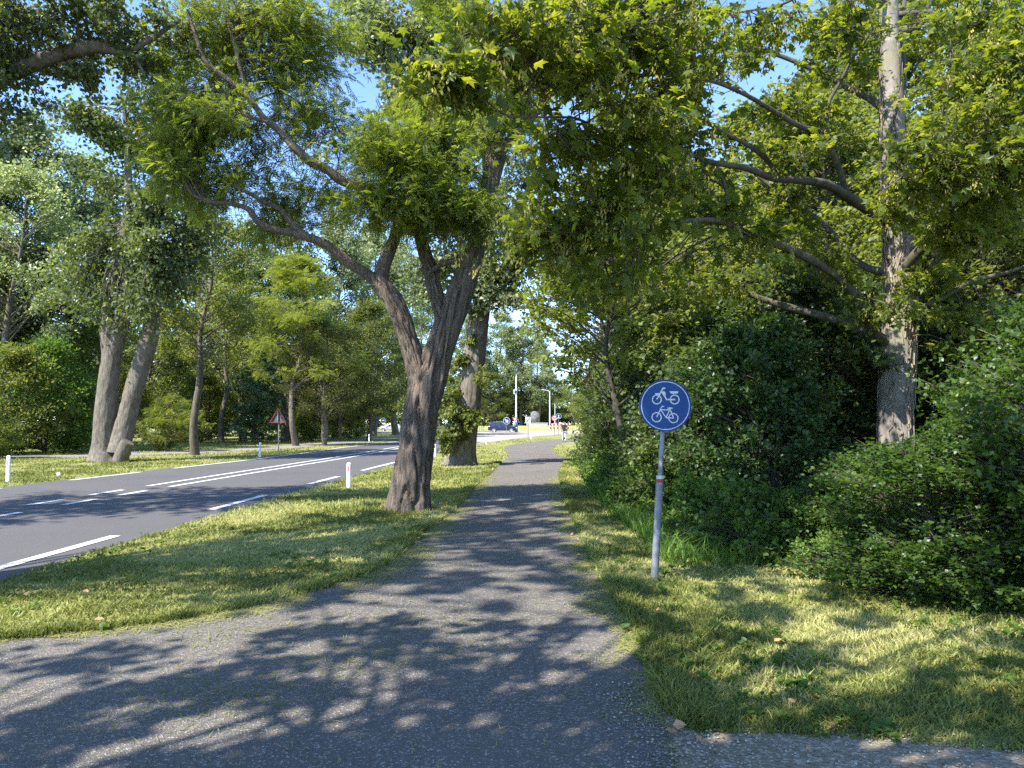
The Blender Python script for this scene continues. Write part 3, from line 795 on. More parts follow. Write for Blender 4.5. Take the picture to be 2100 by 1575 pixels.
# --- twin-trunked poplars across the road
base = G(228, 946); d = base[1]
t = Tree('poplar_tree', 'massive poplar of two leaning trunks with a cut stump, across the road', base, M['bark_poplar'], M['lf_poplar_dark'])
kw = dict(step=.12, n=32, amp=.10, freq=11, twist=.03)
t.limb([(214, 950, d, 58), (213, 920, d, 46), (215, 870, d, 42), (220, 810, d, 39), (225, 760, d, 37), (226, 720, d, 33), (222, 690, d, 30), (224, 650, d, 26), (232, 590, d, 24), (248, 520, d, 22), (262, 440, d, 18), (262, 330, d, 13), (255, 220, d, 8)], flare=.28, seed=31, **kw)
t.limb([(228, 745, d, 30), (240, 700, d, 31), (252, 650, d, 30), (262, 600, d, 27), (272, 530, d, 26), (284, 470, d, 25), (302, 425, d, 22), (318, 370, d, 20), (322, 280, d, 17), (330, 180, d, 12), (335, 90, d, 8)], seed=32, **kw)
t.limb([(243, 930, d - .2, 40), (252, 890, d - .1, 38), (265, 840, d, 36), (276, 795, d, 35), (290, 745, d + .1, 34), (303, 705, d + .1, 34), (312, 650, d + .2, 28), (312, 590, d + .2, 25), (308, 530, d + .2, 22), (318, 470, d + .2, 18), (345, 380, d + .2, 15), (370, 280, d + .2, 10)], seed=33, flare=.1, **kw)
t.limb([(247, 945, d - .5, 30), (252, 930, d - .55, 27), (259, 912, d - .6, 25), (263, 906, d - .6, 24)], seed=34, **kw)
t.blobs([(250, 560, 31.6, 100, 90, 2, 18), (330, 560, 31.6, 75, 120, 2, 16), (190, 600, 31.2, 60, 50, 1.5, 8), (300, 440, 31.5, 110, 70, 2, 16), (230, 330, 31.5, 70, 80, 2, 11), (195, 255, 31, 65, 35, 1.5, 9), (310, 260, 31.5, 90, 80, 2, 13), (320, 140, 31, 80, 80, 2, 12), (390, 470, 31.4, 60, 100, 1.8, 9), (250, 640, 29.8, 60, 22, .8, 4), (170, 500, 31.4, 50, 70, 1.5, 6), (300, 600, 29.6, 40, 40, .8, 4), (290, 500, 29.6, 50, 40, .8, 4)],
        210, 'poplar', 1.15, .17, .8, 11)
t.done()

# --- overhanging poplar bough from beyond the frame
base = np.array([-15.2, 9.2, 0]); d = 12.0
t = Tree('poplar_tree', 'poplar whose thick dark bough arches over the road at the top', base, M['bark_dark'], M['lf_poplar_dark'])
t.limb([(-15.2, 9.2, -.1, .42), (-15.1, 9.2, 1, .36), (-14.9, 9.4, 3, .33), (-14.6, 9.8, 5.5, .30), (-14.2, 10, 8, .25), (-14.0, 10.2, 11, .18), (-13.8, 10.2, 14, .10), (-13.6, 10.2, 17, .05)], .15, 20, .12, flare=.3, seed=41)
a = D(-60, 205, d)
t.limb([(-14.7, 9.7, 4.8, .20), (-12.6, 10.6, 5.6, .17), (*a, .135), (*D(0, 165, d), .125), (*D(60, 135, d), .12), (*D(110, 115, d), .12), (*D(160, 102, d), .115), (*D(205, 96, d), .105), (*D(235, 103, d), .07), (*D(262, 108, d), .05), (*D(290, 92, d), .045), (*D(322, 72, d), .04), (*D(370, 40, d), .025)], .1, 16, .12, seed=42)
t.limb([(218, 98, d, 11), (221, 70, d, 10), (223, 35, d, 9), (216, -20, d, 7), (205, -80, d, 4)], .1, 10, .1, seed=43)
t.limb([(268, 106, d, 9), (280, 125, d, 8), (292, 145, d, 6), (298, 155, d, 4)], .1, 10, .1, seed=44)
t.limb([(162, 100, d, 7), (160, 60, d, 6), (150, 0, d, 5), (140, -60, d, 3)], .1, 8, .1, seed=45)
t.blobs([(110, 45, 12, 130, 60, 1.3, 30), (20, 170, 12, 50, 55, 1.2, 14), (30, 80, 12.3, 60, 60, 1.2, 14), (250, 45, 12, 70, 55, 1.1, 12), (140, 145, 12, 60, 22, .8, 7), (340, 50, 12.2, 40, 40, .9, 6), (280, 130, 12, 30, 25, .6, 4), (-60, 60, 12, 80, 90, 1.5, 16), (10, 235, 12, 30, 30, .6, 4)],
        110, 'poplar', .42, .078, .85, 9)
# the rest of its crown, up and behind
for c, n in (((-13.5, 9.5, 12.5), 34), ((-15.5, 8, 10), 20)):
    q = np.array(c) + rdir(n) * rng.random((n, 1)) ** .4 * np.array([3.2, 3.2, 3.2])
    clump_leaves(t.c, t.w, q, np.repeat([c], n, 0), np.full(n, 1.0), 120, 'poplar', .2, .8, 9)
t.done()

# --- near sycamore maple with low limbs
base = np.array([*G(1832, 1086)[:2], 0]); d = 11.0
t = Tree('maple_tree', 'big sycamore maple hung with seed keys, its grey trunk wrapped in bare ivy stems', base, M['bark_maple'], M['lf_maple'])
kw = dict(step=.1, n=28, amp=.03, freq=5, lobes=.02)
p_tr, r_tr = t.limb([(1832, 1095, d, 82), (1836, 1000, d, 72), (1837, 900, d, 67), (1838, 800, d, 66), (1842, 720, d, 64), (1846, 640, d, 62), (1845, 560, d, 60), (1841, 480, d, 56), (1838, 420, d, 52), (1834, 330, d, 48), (1830, 240, d, 46), (1827, 150, d, 42), (1825, 60, d, 37), (1822, -60, d, 30)], flare=.2, seed=51, attach_max=.2, **kw)
MLIMB = [
    [(1825, 705, d, 30), (1798, 690, d - .1, 28), (1778, 655, d - .3, 26), (1745, 595, d - .6, 23), (1690, 548, d - 1, 21), (1620, 512, d - 1.4, 19), (1540, 482, d - 1.9, 17), (1480, 455, d - 2.3, 14), (1420, 452, d - 2.7, 11), (1330, 470, d - 3.2, 8), (1240, 490, d - 3.6, 6)],
    [(1500, 465, d - 2.2, 12), (1494, 430, d - 2.2, 10), (1490, 395, d - 2.2, 9), (1470, 340, d - 2.4, 6)],
    [(1810, 700, d, 24), (1760, 675, d + .2, 20), (1700, 652, d + .3, 19), (1640, 636, d + .4, 18), (1560, 612, d + .5, 15), (1500, 585, d + .5, 11), (1450, 555, d + .5, 9), (1380, 560, d + .5, 6)],
    [(1830, 460, d, 26), (1790, 437, d - .2, 24), (1745, 408, d - .5, 23), (1700, 380, d - .8, 22), (1650, 370, d - 1.1, 20), (1590, 366, d - 1.4, 18), (1530, 345, d - 1.8, 15), (1450, 330, d - 2.2, 12), (1380, 300, d - 2.6, 9), (1270, 290, d - 3.2, 7), (1180, 243, d - 4, 6), (1100, 240, d - 4.5, 5), (1030, 232, d - 4.9, 5), (985, 200, d - 5.1, 4), (930, 180, d - 5.3, 3), (880, 150, d - 5.5, 2)],
    [(1737, 402, d - .5, 16), (1722, 350, d - .7, 15), (1702, 300, d - .9, 14), (1695, 275, d - 1, 12), (1648, 262, d - 1.2, 13), (1590, 230, d - 1.5, 12), (1530, 195, d - 1.9, 10), (1470, 170, d - 2.2, 8), (1400, 160, d - 2.6, 6)],
    [(1697, 285, d - 1, 10), (1700, 210, d - 1.1, 9), (1725, 165, d - 1.2, 8), (1745, 125, d - 1.3, 7), (1790, 60, d - 1.4, 5)],
    [(1690, 378, d - .8, 8), (1688, 340, d - .8, 6), (1688, 305, d - .8, 4)],
    [(1600, 368, d - 1.4, 10), (1570, 325, d - 1.5, 12), (1545, 305, d - 1.6, 11), (1490, 275, d - 1.9, 9), (1420, 235, d - 2.2, 7), (1340, 190, d - 2.7, 5)],
    [(1840, 570, d, 30), (1868, 535, d - .3, 26), (1905, 490, d - .6, 22), (1935, 430, d - .9, 19), (1965, 385, d - 1.2, 17), (2000, 345, d - 1.5, 15), (2040, 300, d - 1.8, 14), (2110, 245, d - 2.2, 10), (2190, 150, d - 2.6, 6)],
    [(1860, 650, d, 20), (1905, 545, d - .2, 17), (1945, 470, d - .4, 15), (1985, 400, d - .6, 14), (2020, 360, d - .7, 12), (2110, 340, d - .9, 8)],
    [(1815, 225, d, 20), (1780, 200, d + .2, 17), (1740, 180, d + .3, 14), (1640, 130, d + .5, 11), (1540, 98, d + .6, 9), (1440, 95, d + .6, 6)],
    [(1820, 560, d + .1, 20), (1770, 545, d + .4, 17), (1735, 515, d + .5, 16), (1690, 460, d + .7, 14), (1620, 412, d + .8, 10), (1540, 350, d + .9, 7)],
    [(1862, 640, d, 14), (1925, 615, d - .1, 12), (1985, 580, d - .2, 12), (2060, 560, d - .3, 8), (2120, 540, d - .3, 6)],
    [(1835, 60, d, 20), (1880, 55, d - .3, 16), (1900, 20, d - .4, 14), (1925, -40, d - .5, 10)],
    [(1840, 30, d, 15), (1900, 25, d - .5, 12), (1940, 45, d - .9, 10), (2000, 60, d - 1.3, 6)],
    [(1825, 10, d, 14), (1780, -10, d - .3, 12), (1700, -30, d - .5, 8), (1600, 10, d - 1, 6), (1480, 30, d - 1.6, 5)],
    [(1850, 240, d + .2, 16), (1853, 150, d + .3, 14), (1850, 60, d + .3, 12), (1860, -40, d + .3, 8)],
    [(2000, 345, d - 1.5, 9), (1950, 330, d - 2, 7), (1890, 335, d - 2.4, 6), (1840, 370, d - 2.5, 4), (1800, 400, d - 2.5, 3)],
    [(1420, 300, d - 2.4, 6), (1330, 250, d - 3, 6), (1250, 190, d - 3.5, 5), (1160, 130, d - 4, 4), (1080, 80, d - 4.4, 3)],
]
t.bark_l = None
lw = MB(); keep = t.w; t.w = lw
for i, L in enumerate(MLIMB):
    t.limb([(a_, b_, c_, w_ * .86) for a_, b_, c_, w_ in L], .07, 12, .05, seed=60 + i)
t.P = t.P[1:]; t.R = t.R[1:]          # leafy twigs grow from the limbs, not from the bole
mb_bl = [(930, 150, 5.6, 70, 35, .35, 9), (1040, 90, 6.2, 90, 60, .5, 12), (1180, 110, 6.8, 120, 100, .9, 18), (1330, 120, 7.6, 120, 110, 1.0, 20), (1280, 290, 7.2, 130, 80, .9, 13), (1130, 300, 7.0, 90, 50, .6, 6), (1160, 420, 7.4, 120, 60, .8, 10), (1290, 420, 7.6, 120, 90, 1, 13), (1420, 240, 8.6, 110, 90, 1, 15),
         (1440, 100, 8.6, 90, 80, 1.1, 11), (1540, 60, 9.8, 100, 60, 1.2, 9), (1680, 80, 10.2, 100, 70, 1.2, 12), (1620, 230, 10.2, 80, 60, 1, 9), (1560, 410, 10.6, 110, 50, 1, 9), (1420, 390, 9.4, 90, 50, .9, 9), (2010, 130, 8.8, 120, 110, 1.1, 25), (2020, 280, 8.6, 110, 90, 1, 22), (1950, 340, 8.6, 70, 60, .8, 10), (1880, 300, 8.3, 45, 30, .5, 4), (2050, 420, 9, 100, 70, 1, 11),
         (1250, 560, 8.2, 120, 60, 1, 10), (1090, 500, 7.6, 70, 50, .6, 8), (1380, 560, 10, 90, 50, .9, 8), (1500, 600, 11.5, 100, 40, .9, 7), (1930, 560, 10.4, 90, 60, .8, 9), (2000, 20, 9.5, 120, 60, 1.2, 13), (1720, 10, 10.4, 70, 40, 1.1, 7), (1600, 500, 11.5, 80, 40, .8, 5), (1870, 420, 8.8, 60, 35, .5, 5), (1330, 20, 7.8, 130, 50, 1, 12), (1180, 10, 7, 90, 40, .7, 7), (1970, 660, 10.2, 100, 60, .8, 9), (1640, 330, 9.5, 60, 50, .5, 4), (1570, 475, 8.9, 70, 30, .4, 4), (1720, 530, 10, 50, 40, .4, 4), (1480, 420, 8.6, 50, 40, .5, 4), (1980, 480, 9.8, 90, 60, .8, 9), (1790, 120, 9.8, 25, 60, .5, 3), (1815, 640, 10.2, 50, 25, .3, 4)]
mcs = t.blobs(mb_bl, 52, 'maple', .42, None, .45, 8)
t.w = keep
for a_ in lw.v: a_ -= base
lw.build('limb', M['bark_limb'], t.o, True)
keys = MB()
kc = mcs[rng.random(len(mcs)) < .75]
kc = np.repeat(kc, 5, 0) + rng.normal(0, .20, (len(kc) * 5, 3)) * np.array([1, 1, .6])
NK = 16
kp = np.repeat(kc, NK, 0); n = len(kp)
kp = kp + np.c_[rng.normal(0, .028, (n, 2)), -np.tile(np.linspace(0, .13, NK), len(kc))]
put_leaves(keys, kp, np.c_[rng.normal(0, .45, (n, 2)), -np.ones(n)], rng.normal(size=(n, 3)), rng.uniform(.035, .055, n), T_([(0, 0, 0), (-.16, .3, 0), (-.2, .8, 0), (0, 1, .05), (.16, .6, 0)], [(0, 1, 2), (0, 2, 3), (0, 3, 4)]), np.repeat(np.clip(rng.normal(.45, .25, len(kc)), 0, 1), NK))
for a_ in keys.v: a_ -= base
keys.build('seed_keys', M['lf_keys'], t.o)['kind'] = 'stuff'
vine = MB()
U_, V_ = ring_frames(p_tr)
for k in range(46):
    s0 = rng.uniform(0, len(p_tr) * .5); n_ = int(rng.integers(18, 50)); ang = rng.uniform(0, 2 * math.pi)
    pts = []
    for q in range(n_):
        j = min(len(p_tr) - 1, int(s0 + q * rng.uniform(.9, 1.05))); ang += rng.normal(0, .16)
        rr_ = r_tr[j] * (1.02 + (.12 * max(0, (q - n_ + 7) / 7))) + .008
        pts.append(p_tr[j] + rr_ * (math.cos(ang) * U_[j] + math.sin(ang) * V_[j]) + np.array([0, 0, rng.normal(0, .02)]))
    pts = np.array(pts)
    vine.tube(pts - base, np.linspace(.013, .004, n_) * rng.uniform(.6, 1.2), 5, 0, False)
vine.build('ivy_vine', M['vine'], t.o, True)
t.done()

# ------------------------------------------------------------------ tree and shrub kinds, copied around the woods
def gen(seed, h, z0, rx, ncl, crad, per, habit, size, flat, tr, stems=1, lean=0.0, branch=.009, shell=.42, nsub=9, prof=1.0, splay=.5):
    global rng
    keep = rng; rng = np.random.default_rng(seed)
    w, c = MB(), MB()
    TP, TR = [], []
    for s in range(stems):
        a = rng.uniform(0, 2 * math.pi); k = 0 if stems == 1 else splay
        pts = [(0 + .12 * k * math.cos(a), .12 * k * math.sin(a), -.1)]
        for q in (.12, .3, .5, .72, .93):
            pts.append((lean * q * h + k * q * math.cos(a) * rx * .7 + rng.normal(0, .015) * h, k * q * math.sin(a) * rx * .7 + rng.normal(0, .015) * h, q * h))
        R = tr * np.array([1.15, 1, .85, .62, .36, .1]) / (1 if stems == 1 else 1.4)
        p, r = bark_tube(w, pts, R, max(.2, h / 40), 10, .08, 6, flare=.25 if stems == 1 else 0, seed=seed + s)
        TP.append(p); TR.append(r)
    TP = np.concatenate(TP); TR = np.concatenate(TR)
    u = rng.random(ncl) ** .9
    ang = rng.uniform(0, 2 * math.pi, ncl)
    pr = np.sin(np.clip(u * .86 + .12, 0, 1) * math.pi) ** .6 * (1 - .35 * u * prof)
    irr = .42 + 1.2 * fbm(np.c_[np.cos(ang) * 1.3 + 3, np.sin(ang) * 1.3 + 3, u * 3.2], seed, 2)
    rr = rx * pr * irr * (shell + (1 - shell) * rng.random(ncl) ** .5)
    zz = z0 + u * (h - z0)
    ax = np.interp(zz, TP[:len(TP), 2][np.argsort(TP[:, 2])], TP[np.argsort(TP[:, 2]), 0])
    cs = np.c_[ax * .9 + rr * np.cos(ang), rr * np.sin(ang), zz]
    os_ = []
    for x in cs:
        tz = x[2] - (.35 + .5 * rng.random()) * math.hypot(x[0], x[1]) * .8
        dd = np.abs(TP[:, 2] - max(.15 * h if z0 > .5 else .05, tz)) + .3 * np.linalg.norm(TP[:, :2] - x[:2], axis=1)
        j = int(np.argmin(dd)); a = TP[j]; dist = np.linalg.norm(x - a)
        mid = a + (x - a) * .5 + np.array([0, 0, .08 * dist]) + rng.normal(0, .06 * dist, 3)
        r0 = min(TR[j] * .7, .006 + branch * dist)
        p, r = spline([a, mid, x], [r0, r0 * .6, .006], max(.3, dist / 5))
        w.tube(p, r, 5, 0, False)
        os_.append(a)
    clump_leaves(c, w if size < .15 else None, cs, np.array(os_), crad * rng.uniform(.7, 1.35, ncl), per, habit, size, flat, nsub)
    rng = keep
    return w, c
KIND = {}
def kind(name, variants, bark, leafm, **k):
    KIND[name] = []
    for v in range(variants):
        w, c = gen(hash_name(name) + v * 17, **k)
        KIND[name].append((w.mesh(name + '_trunk', M[bark], True), c.mesh(name + '_crown', M[leafm])))
def hash_name(s):
    return sum((i + 1) * ord(ch) for i, ch in enumerate(s)) % 9973
kind('poplar', 3, 'bark_poplar', 'lf_poplar', h=20, z0=4.5, rx=4.4, ncl=120, crad=1.15, per=200, habit='poplar_far', size=.21, flat=.85, tr=.30)
kind('broad', 3, 'bark_dark', 'lf_broad', h=13, z0=2.2, rx=5.2, ncl=120, crad=1.1, per=190, habit='broad_far', size=.20, flat=.55, tr=.20)
kind('slim', 2, 'bark_dark', 'lf_broad', h=13, z0=5.2, rx=3.6, ncl=70, crad=.95, per=210, habit='broad_far', size=.16, flat=.6, tr=.20, lean=.06)
kind('locust', 2, 'bark_poplar', 'lf_locust_far', h=13.5, z0=4.6, rx=4.4, ncl=85, crad=1.05, per=110, habit='locust_far', size=.42, flat=.28, tr=.19)
kind('sapling', 1, 'bark_dark', 'lf_locust_far', h=3.6, z0=.8, rx=2.3, ncl=38, crad=.5, per=90, habit='locust_far', size=.30, flat=.3, tr=.05, shell=.3)
kind('olive', 2, 'bark_poplar', 'lf_olive', h=9, z0=2.6, rx=3.6, ncl=110, crad=.8, per=190, habit='broad_far', size=.12, flat=.7, tr=.2, stems=3, splay=.35)
kind('grey', 1, 'bark_dark', 'lf_grey', h=7, z0=.4, rx=2.7, ncl=90, crad=.75, per=150, habit='broad_far', size=.21, flat=.45, tr=.08, stems=3)
kind('bush', 3, 'bark_dark', 'lf_broad', h=5.2, z0=.3, rx=3.2, ncl=90, crad=.85, per=170, habit='broad_far', size=.17, flat=.6, tr=.07, stems=4)
kind('maple_wood', 3, 'bark_dark', 'lf_broad', h=11, z0=1.6, rx=3.9, ncl=150, crad=.75, per=150, habit='maple_far', size=.15, flat=.45, tr=.14, lean=.02)
kind('maple_high', 2, 'bark_maple', 'lf_broad', h=12, z0=4.8, rx=4.2, ncl=120, crad=.75, per=150, habit='maple_far', size=.15, flat=.45, tr=.16)
kind('maple_slim', 1, 'bark_limb', 'lf_locust_far', h=6.6, z0=2.7, rx=2.5, ncl=70, crad=.5, per=110, habit='maple_far', size=.13, flat=.4, tr=.085)
kind('shrub', 3, 'bark_dark', 'lf_shrub', h=3.4, z0=.12, rx=1.9, ncl=120, crad=.42, per=170, habit='broad', size=.085, flat=.6, tr=.035, stems=5)
kind('viburnum', 1, 'bark_limb', 'lf_grey', h=3.6, z0=.7, rx=1.7, ncl=110, crad=.38, per=150, habit='broad', size=.085, flat=.6, tr=.05, stems=3)
kind('hawthorn', 2, 'bark_dark', 'lf_haw', h=2.6, z0=.05, rx=1.75, ncl=210, crad=.36, per=180, habit='hawthorn', size=.058, flat=.6, tr=.035, stems=6)
kind('nettle', 2, 'bark_dark', 'lf_nettle', h=.85, z0=.05, rx=.85, ncl=60, crad=.2, per=70, habit='broad', size=.07, flat=.7, tr=.008, stems=6)
kind('young', 1, 'bark_dark', 'lf_nettle', h=4.6, z0=1.6, rx=.9, ncl=40, crad=.4, per=90, habit='broad_far', size=.18, flat=.9, tr=.04)
NM = dict(poplar='poplar_tree', broad='broadleaf_tree', slim='broadleaf_tree', locust='locust_tree', sapling='locust_sapling', olive='hawthorn_tree', grey='silvery_shrub', bush='woodland_shrub', maple_wood='maple_tree', maple_slim='maple_tree', maple_high='maple_tree', shrub='shrub', viburnum='viburnum_shrub', hawthorn='hawthorn_shrub', nettle='nettle_plant', young='young_tree')
CATS = dict(grey='shrub', bush='shrub', shrub='shrub', viburnum='shrub', hawthorn='shrub', nettle='nettle', sapling='sapling', young='sapling')
cnt = {}
def plant(k, x, y, s, label, group=None, rz=None, sz=None, leafm=None, v=None):
    i = cnt.get(k, 0); cnt[k] = i + 1
    w, c = KIND[k][(i if v is None else v) % len(KIND[k])]
    o = thing(NM[k], label, CATS.get(k, 'tree'), (x, y, 0), rng.uniform(0, 6.28) if rz is None else rz, group)
    o.scale = (s, s, s * (sz or 1))
    for me, nm in ((w, 'trunk' if CATS.get(k) is None else 'stem'), (c, 'crown' if CATS.get(k) is None else 'foliage')):
        ch = bpy.data.objects.new(nm, me); COL.objects.link(ch); ch.parent = o
        if leafm and me is c:
            ch.material_slots[0].link = 'OBJECT'; ch.material_slots[0].material = M[leafm]
    return o
def X(px, y):
    return (px - PW / 2) / F * y
GL = 'trees of the wood across the road'
for k, px, y, s, lab, ex in [
    ('slim', 402, 37, .95, 'slim dark trunked tree just past the massive twin poplar, thin trunk leaning over the verge', dict(rz=.3)),
    ('slim', 456, 60, 1.1, 'slanting bare trunk between the thin verge tree and the silvery shrub', dict(rz=.1, v=1)),
    ('locust', 608, 52, 1.0, 'bright feathery locust with pale crooked trunk beside the warning triangle', {}),
    ('olive', 667, 53, 1.0, 'olive tinged hawthorn with several stems, next after the pale crooked trunk', {}),
    ('broad', 697, 65, .8, 'dark thin trunked tree behind the many stemmed hawthorn', {}),
    ('broad', 756, 66, .95, 'last dark trunk of the row before the silver hatchback', {}),
    ('slim', 583, 64, 1.15, 'dark straight trunk standing in deep shade behind the warning triangle', dict(rz=2)),
    ('slim', 598, 67, 1.1, 'second dark trunk in deep shade behind the warning triangle', dict(rz=1)),
    ('sapling', 345, 42, .88, 'small bright green locust sapling on the far cycle path edge', {}),
    ('bush', 338, 42.6, .21, 'knee high weedy bush round the foot of the bright sapling', {}),
    ('grey', 528, 60, 1.0, 'tall silvery green shrub rising to the wood edge before the warning triangle', {}),
    ('bush', 20, 37.5, 1.0, 'dense green shrub by the white post at the picture edge', {}),
    ('bush', 95, 40, 1.15, 'tall green shrub between the edge shrub and the twin poplar', dict(leafm='lf_nettle')),
    ('bush', 160, 43, .8, 'lighter leaved shrub pressed against the twin poplar trunk', dict(leafm='lf_nettle')),
    ('bush', -30, 33, .55, 'low shrub at the cycle path where it leaves the picture', {}),
    ('slim', 2, 41, 1.25, 'dark leaning trunk rising out of the edge shrubs', dict(rz=.2, leafm='lf_poplar')),
    ('bush', 230, 60, 1.2, 'dark shrub glimpsed between the two poplar trunks', {}),
    ('bush', 415, 62, 1.1, 'shaded shrub behind the thin verge tree', {}),
    ('bush', 640, 66, .75, 'low shaded shrub under the olive hawthorn', {}),
    ('bush', 720, 74, .8, 'low shaded shrub under the end trees of the row', {}),
    ('poplar', 40, 47, 1.08, 'sunlit poplar with pale glittering crown at the picture edge', {}),
    ('poplar', 150, 50, 1.0, 'sunlit pale poplar whose crown stops below the blue gap', {}),
    ('poplar', -80, 44, 1.05, 'pale poplar half outside the picture', {}),
    ('poplar', 400, 68, 1.05, 'poplar behind the thin verge tree, crown behind the locust boughs', {}),
    ('poplar', 500, 66, .98, 'grey green poplar above the silvery shrub', {}),
    ('poplar', 585, 76, 1.18, 'poplar towering over the bright feathery locust', {}),
    ('poplar', 690, 78, 1.2, 'poplar over the olive hawthorn', {}),
    ('poplar', 812, 104, 1.35, 'pale poplar directly behind the lower fork of the big locust', {}),
    ('poplar', 868, 135, 1.3, 'pale poplar far behind the upper fork of the big locust', {}),
    ('poplar', 765, 92, 1.38, 'pale poplar top seen left through the fork of the big locust'.replace(' left', ''), {}),
    ('broad', 90, 46, .95, 'broad dark tree behind the tall green shrub', {}),
    ('broad', 200, 56, 1.0, 'broad tree directly behind the twin poplars', {}),
    ('broad', 300, 66, 1.1, 'broad tree above the bright sapling', {}),
    ('broad', 430, 74, 1.1, 'broad tree with orange tinged leaves over the slanting trunk', dict(leafm='lf_olive')),
    ('broad', 520, 80, 1.15, 'broad tree deep in the wood over the silvery shrub', {}),
    ('broad', 640, 84, 1.2, 'broad tree deep in the wood over the olive hawthorn', {}),
    ('broad', 740, 98, 1.2, 'broad tree behind the end of the row', {}),
    ('broad', 810, 108, 1.3, 'broad tree overhanging the small blue roofed building', {}),
    ('broad', -40, 48, 1.0, 'broad tree cut by the picture edge', {})]:
    plant(k, X(px, y), y, s, lab, GL, **ex)
GC = 'trees beyond the roundabout'
for k, px, y, s, lab, ex in [
    ('broad', 700, 205, 1.50, 'dark tree far behind the cyclist', dict(sz=.85)), ('broad', 770, 215, 1.55, 'dark tree far behind the silver hatchback', dict(sz=.85)),
    ('broad', 850, 200, 1.55, 'dark tree far behind the traffic cone', dict(sz=.85)), ('broad', 905, 212, 1.50, 'dark tree behind the far give way sign', dict(sz=.85)),
    ('broad', 955, 222, 1.50, 'dark tree behind the sprouting poplar trunk', dict(sz=.85)), ('broad', 1005, 214, 1.45, 'dark rounded tree behind the blue car', dict(sz=.85)),
    ('broad', 1050, 226, 1.45, 'rounded tree behind the tall white mast', dict(sz=.85)), ('olive', 1092, 222, 1.7, 'brownish tree just behind the boulder sculpture', {}),
    ('broad', 1130, 228, 1.45, 'tree behind the street lamp with the long arm', dict(sz=.85)), ('broad', 1175, 220, 1.45, 'tree behind the red and white barrier', dict(sz=.85)),
    ('broad', 1215, 205, 1.55, 'tree far beyond the walking person', dict(sz=.85)),
    ('poplar', 1025, 219, 1.75, 'pale tall poplar showing over the blue car', {}), ('poplar', 1105, 219, 1.4, 'pale poplar between the tall white mast and the curved arm lamp', {}), ('poplar', 1045, 234, 1.6, 'pale poplar peeping out beside the tall white mast', {}), ('poplar', 1070, 222, 1.55, 'pale poplar behind the tall white mast top', {}), ('poplar', 965, 216, 1.65, 'pale poplar beside the sprouting trunk, far off', {}),
    ('poplar', 905, 218, 1.6, 'hazy poplar in the gap beside the big locust trunk', {}), ('poplar', 1120, 255, 1.15, 'pale poplar low over the boulder sculpture', {})]:
    plant(k, X(px, y), y, s, lab, GC, **ex)
plant('young', X(893, 150), 150, 1.15, 'slender staked sapling by the traffic cone')
GR = 'trees of the wood beside the cycle path'
for k, px, y, s, lab, ex in [
    ('maple_slim', 1258, 17, 1.0, 'young pale leaved maple with ivy clad thin trunk behind the blue cycle sign', {}),
    ('slim', 1318, 30, 1.15, 'reddish pine like trunk above the blue cycle sign', dict(rz=3)),
    ('slim', 1358, 33, 1.1, 'dark straight trunk next to the reddish one', dict(rz=1)),
    ('maple_high', 1228, 36, 1.0, 'dark leaved maple overhanging the path at its bend', {}),
    ('maple_high', 1250, 27, .9, 'shady maple leaning to the path before the bend', {}),
    ('maple_wood', 1440, 24, .9, 'maple deep behind the blue cycle sign', {}),
    ('maple_wood', 1570, 19, .9, 'maple behind the pale leaved viburnum', {}),
    ('maple_wood', 1690, 17, .85, 'maple close behind the big sycamore trunk', {}),
    ('maple_wood', 1985, 14.5, .75, 'small maple past the big sycamore trunk', {}),
    ('maple_wood', 2120, 13, .8, 'maple crowding the picture edge behind the hawthorn', {}),
    ('maple_wood', 1830, 20, .9, 'maple directly behind the big sycamore', {}),
    ('poplar', 1480, 42, .82, 'light green tree against the sky between the maple limbs', dict(leafm='lf_olive')),
    ('poplar', 1640, 40, 1.0, 'light tall tree showing between the sycamore limbs', dict(leafm='lf_olive')),
    ('poplar', 1760, 36, 1.1, 'light tall tree just beside the upper sycamore trunk', dict(leafm='lf_broad')),
    ('poplar', 1950, 32, 1.2, 'tall tree behind the outer sycamore boughs', dict(leafm='lf_broad')),
    ('poplar', 2120, 30, .95, 'tall tree at the picture edge behind the sycamore', dict(leafm='lf_broad')),
    ('poplar', 1370, 46, .85, 'tall tree rising behind the blue cycle sign', dict(leafm='lf_broad')),
    ('broad', 1330, 52, .95, 'broad dark tree beyond the reddish trunk', {}),
    ('broad', 1450, 48, .9, 'broad tree filling the depth of the wood', {}),
    ('broad', 1600, 44, .95, 'broad tree deep behind the viburnum', {}),
    ('broad', 1760, 44, .95, 'broad tree deep behind the big sycamore', {}),
    ('broad', 1950, 40, .95, 'broad tree deep behind the hawthorn', {}),
    ('broad', 1290, 70, .95, 'broad tree over the path bend', {}),
    ('broad', 1268, 92, .95, 'broad tree beyond the walking person', {}),
    ('broad', 1252, 125, 1.0, 'broad tree where the road disappears', {})]:
    plant(k, X(px, y), y, s, lab, GR, **ex)
GS = 'shrubs along the cycle path'
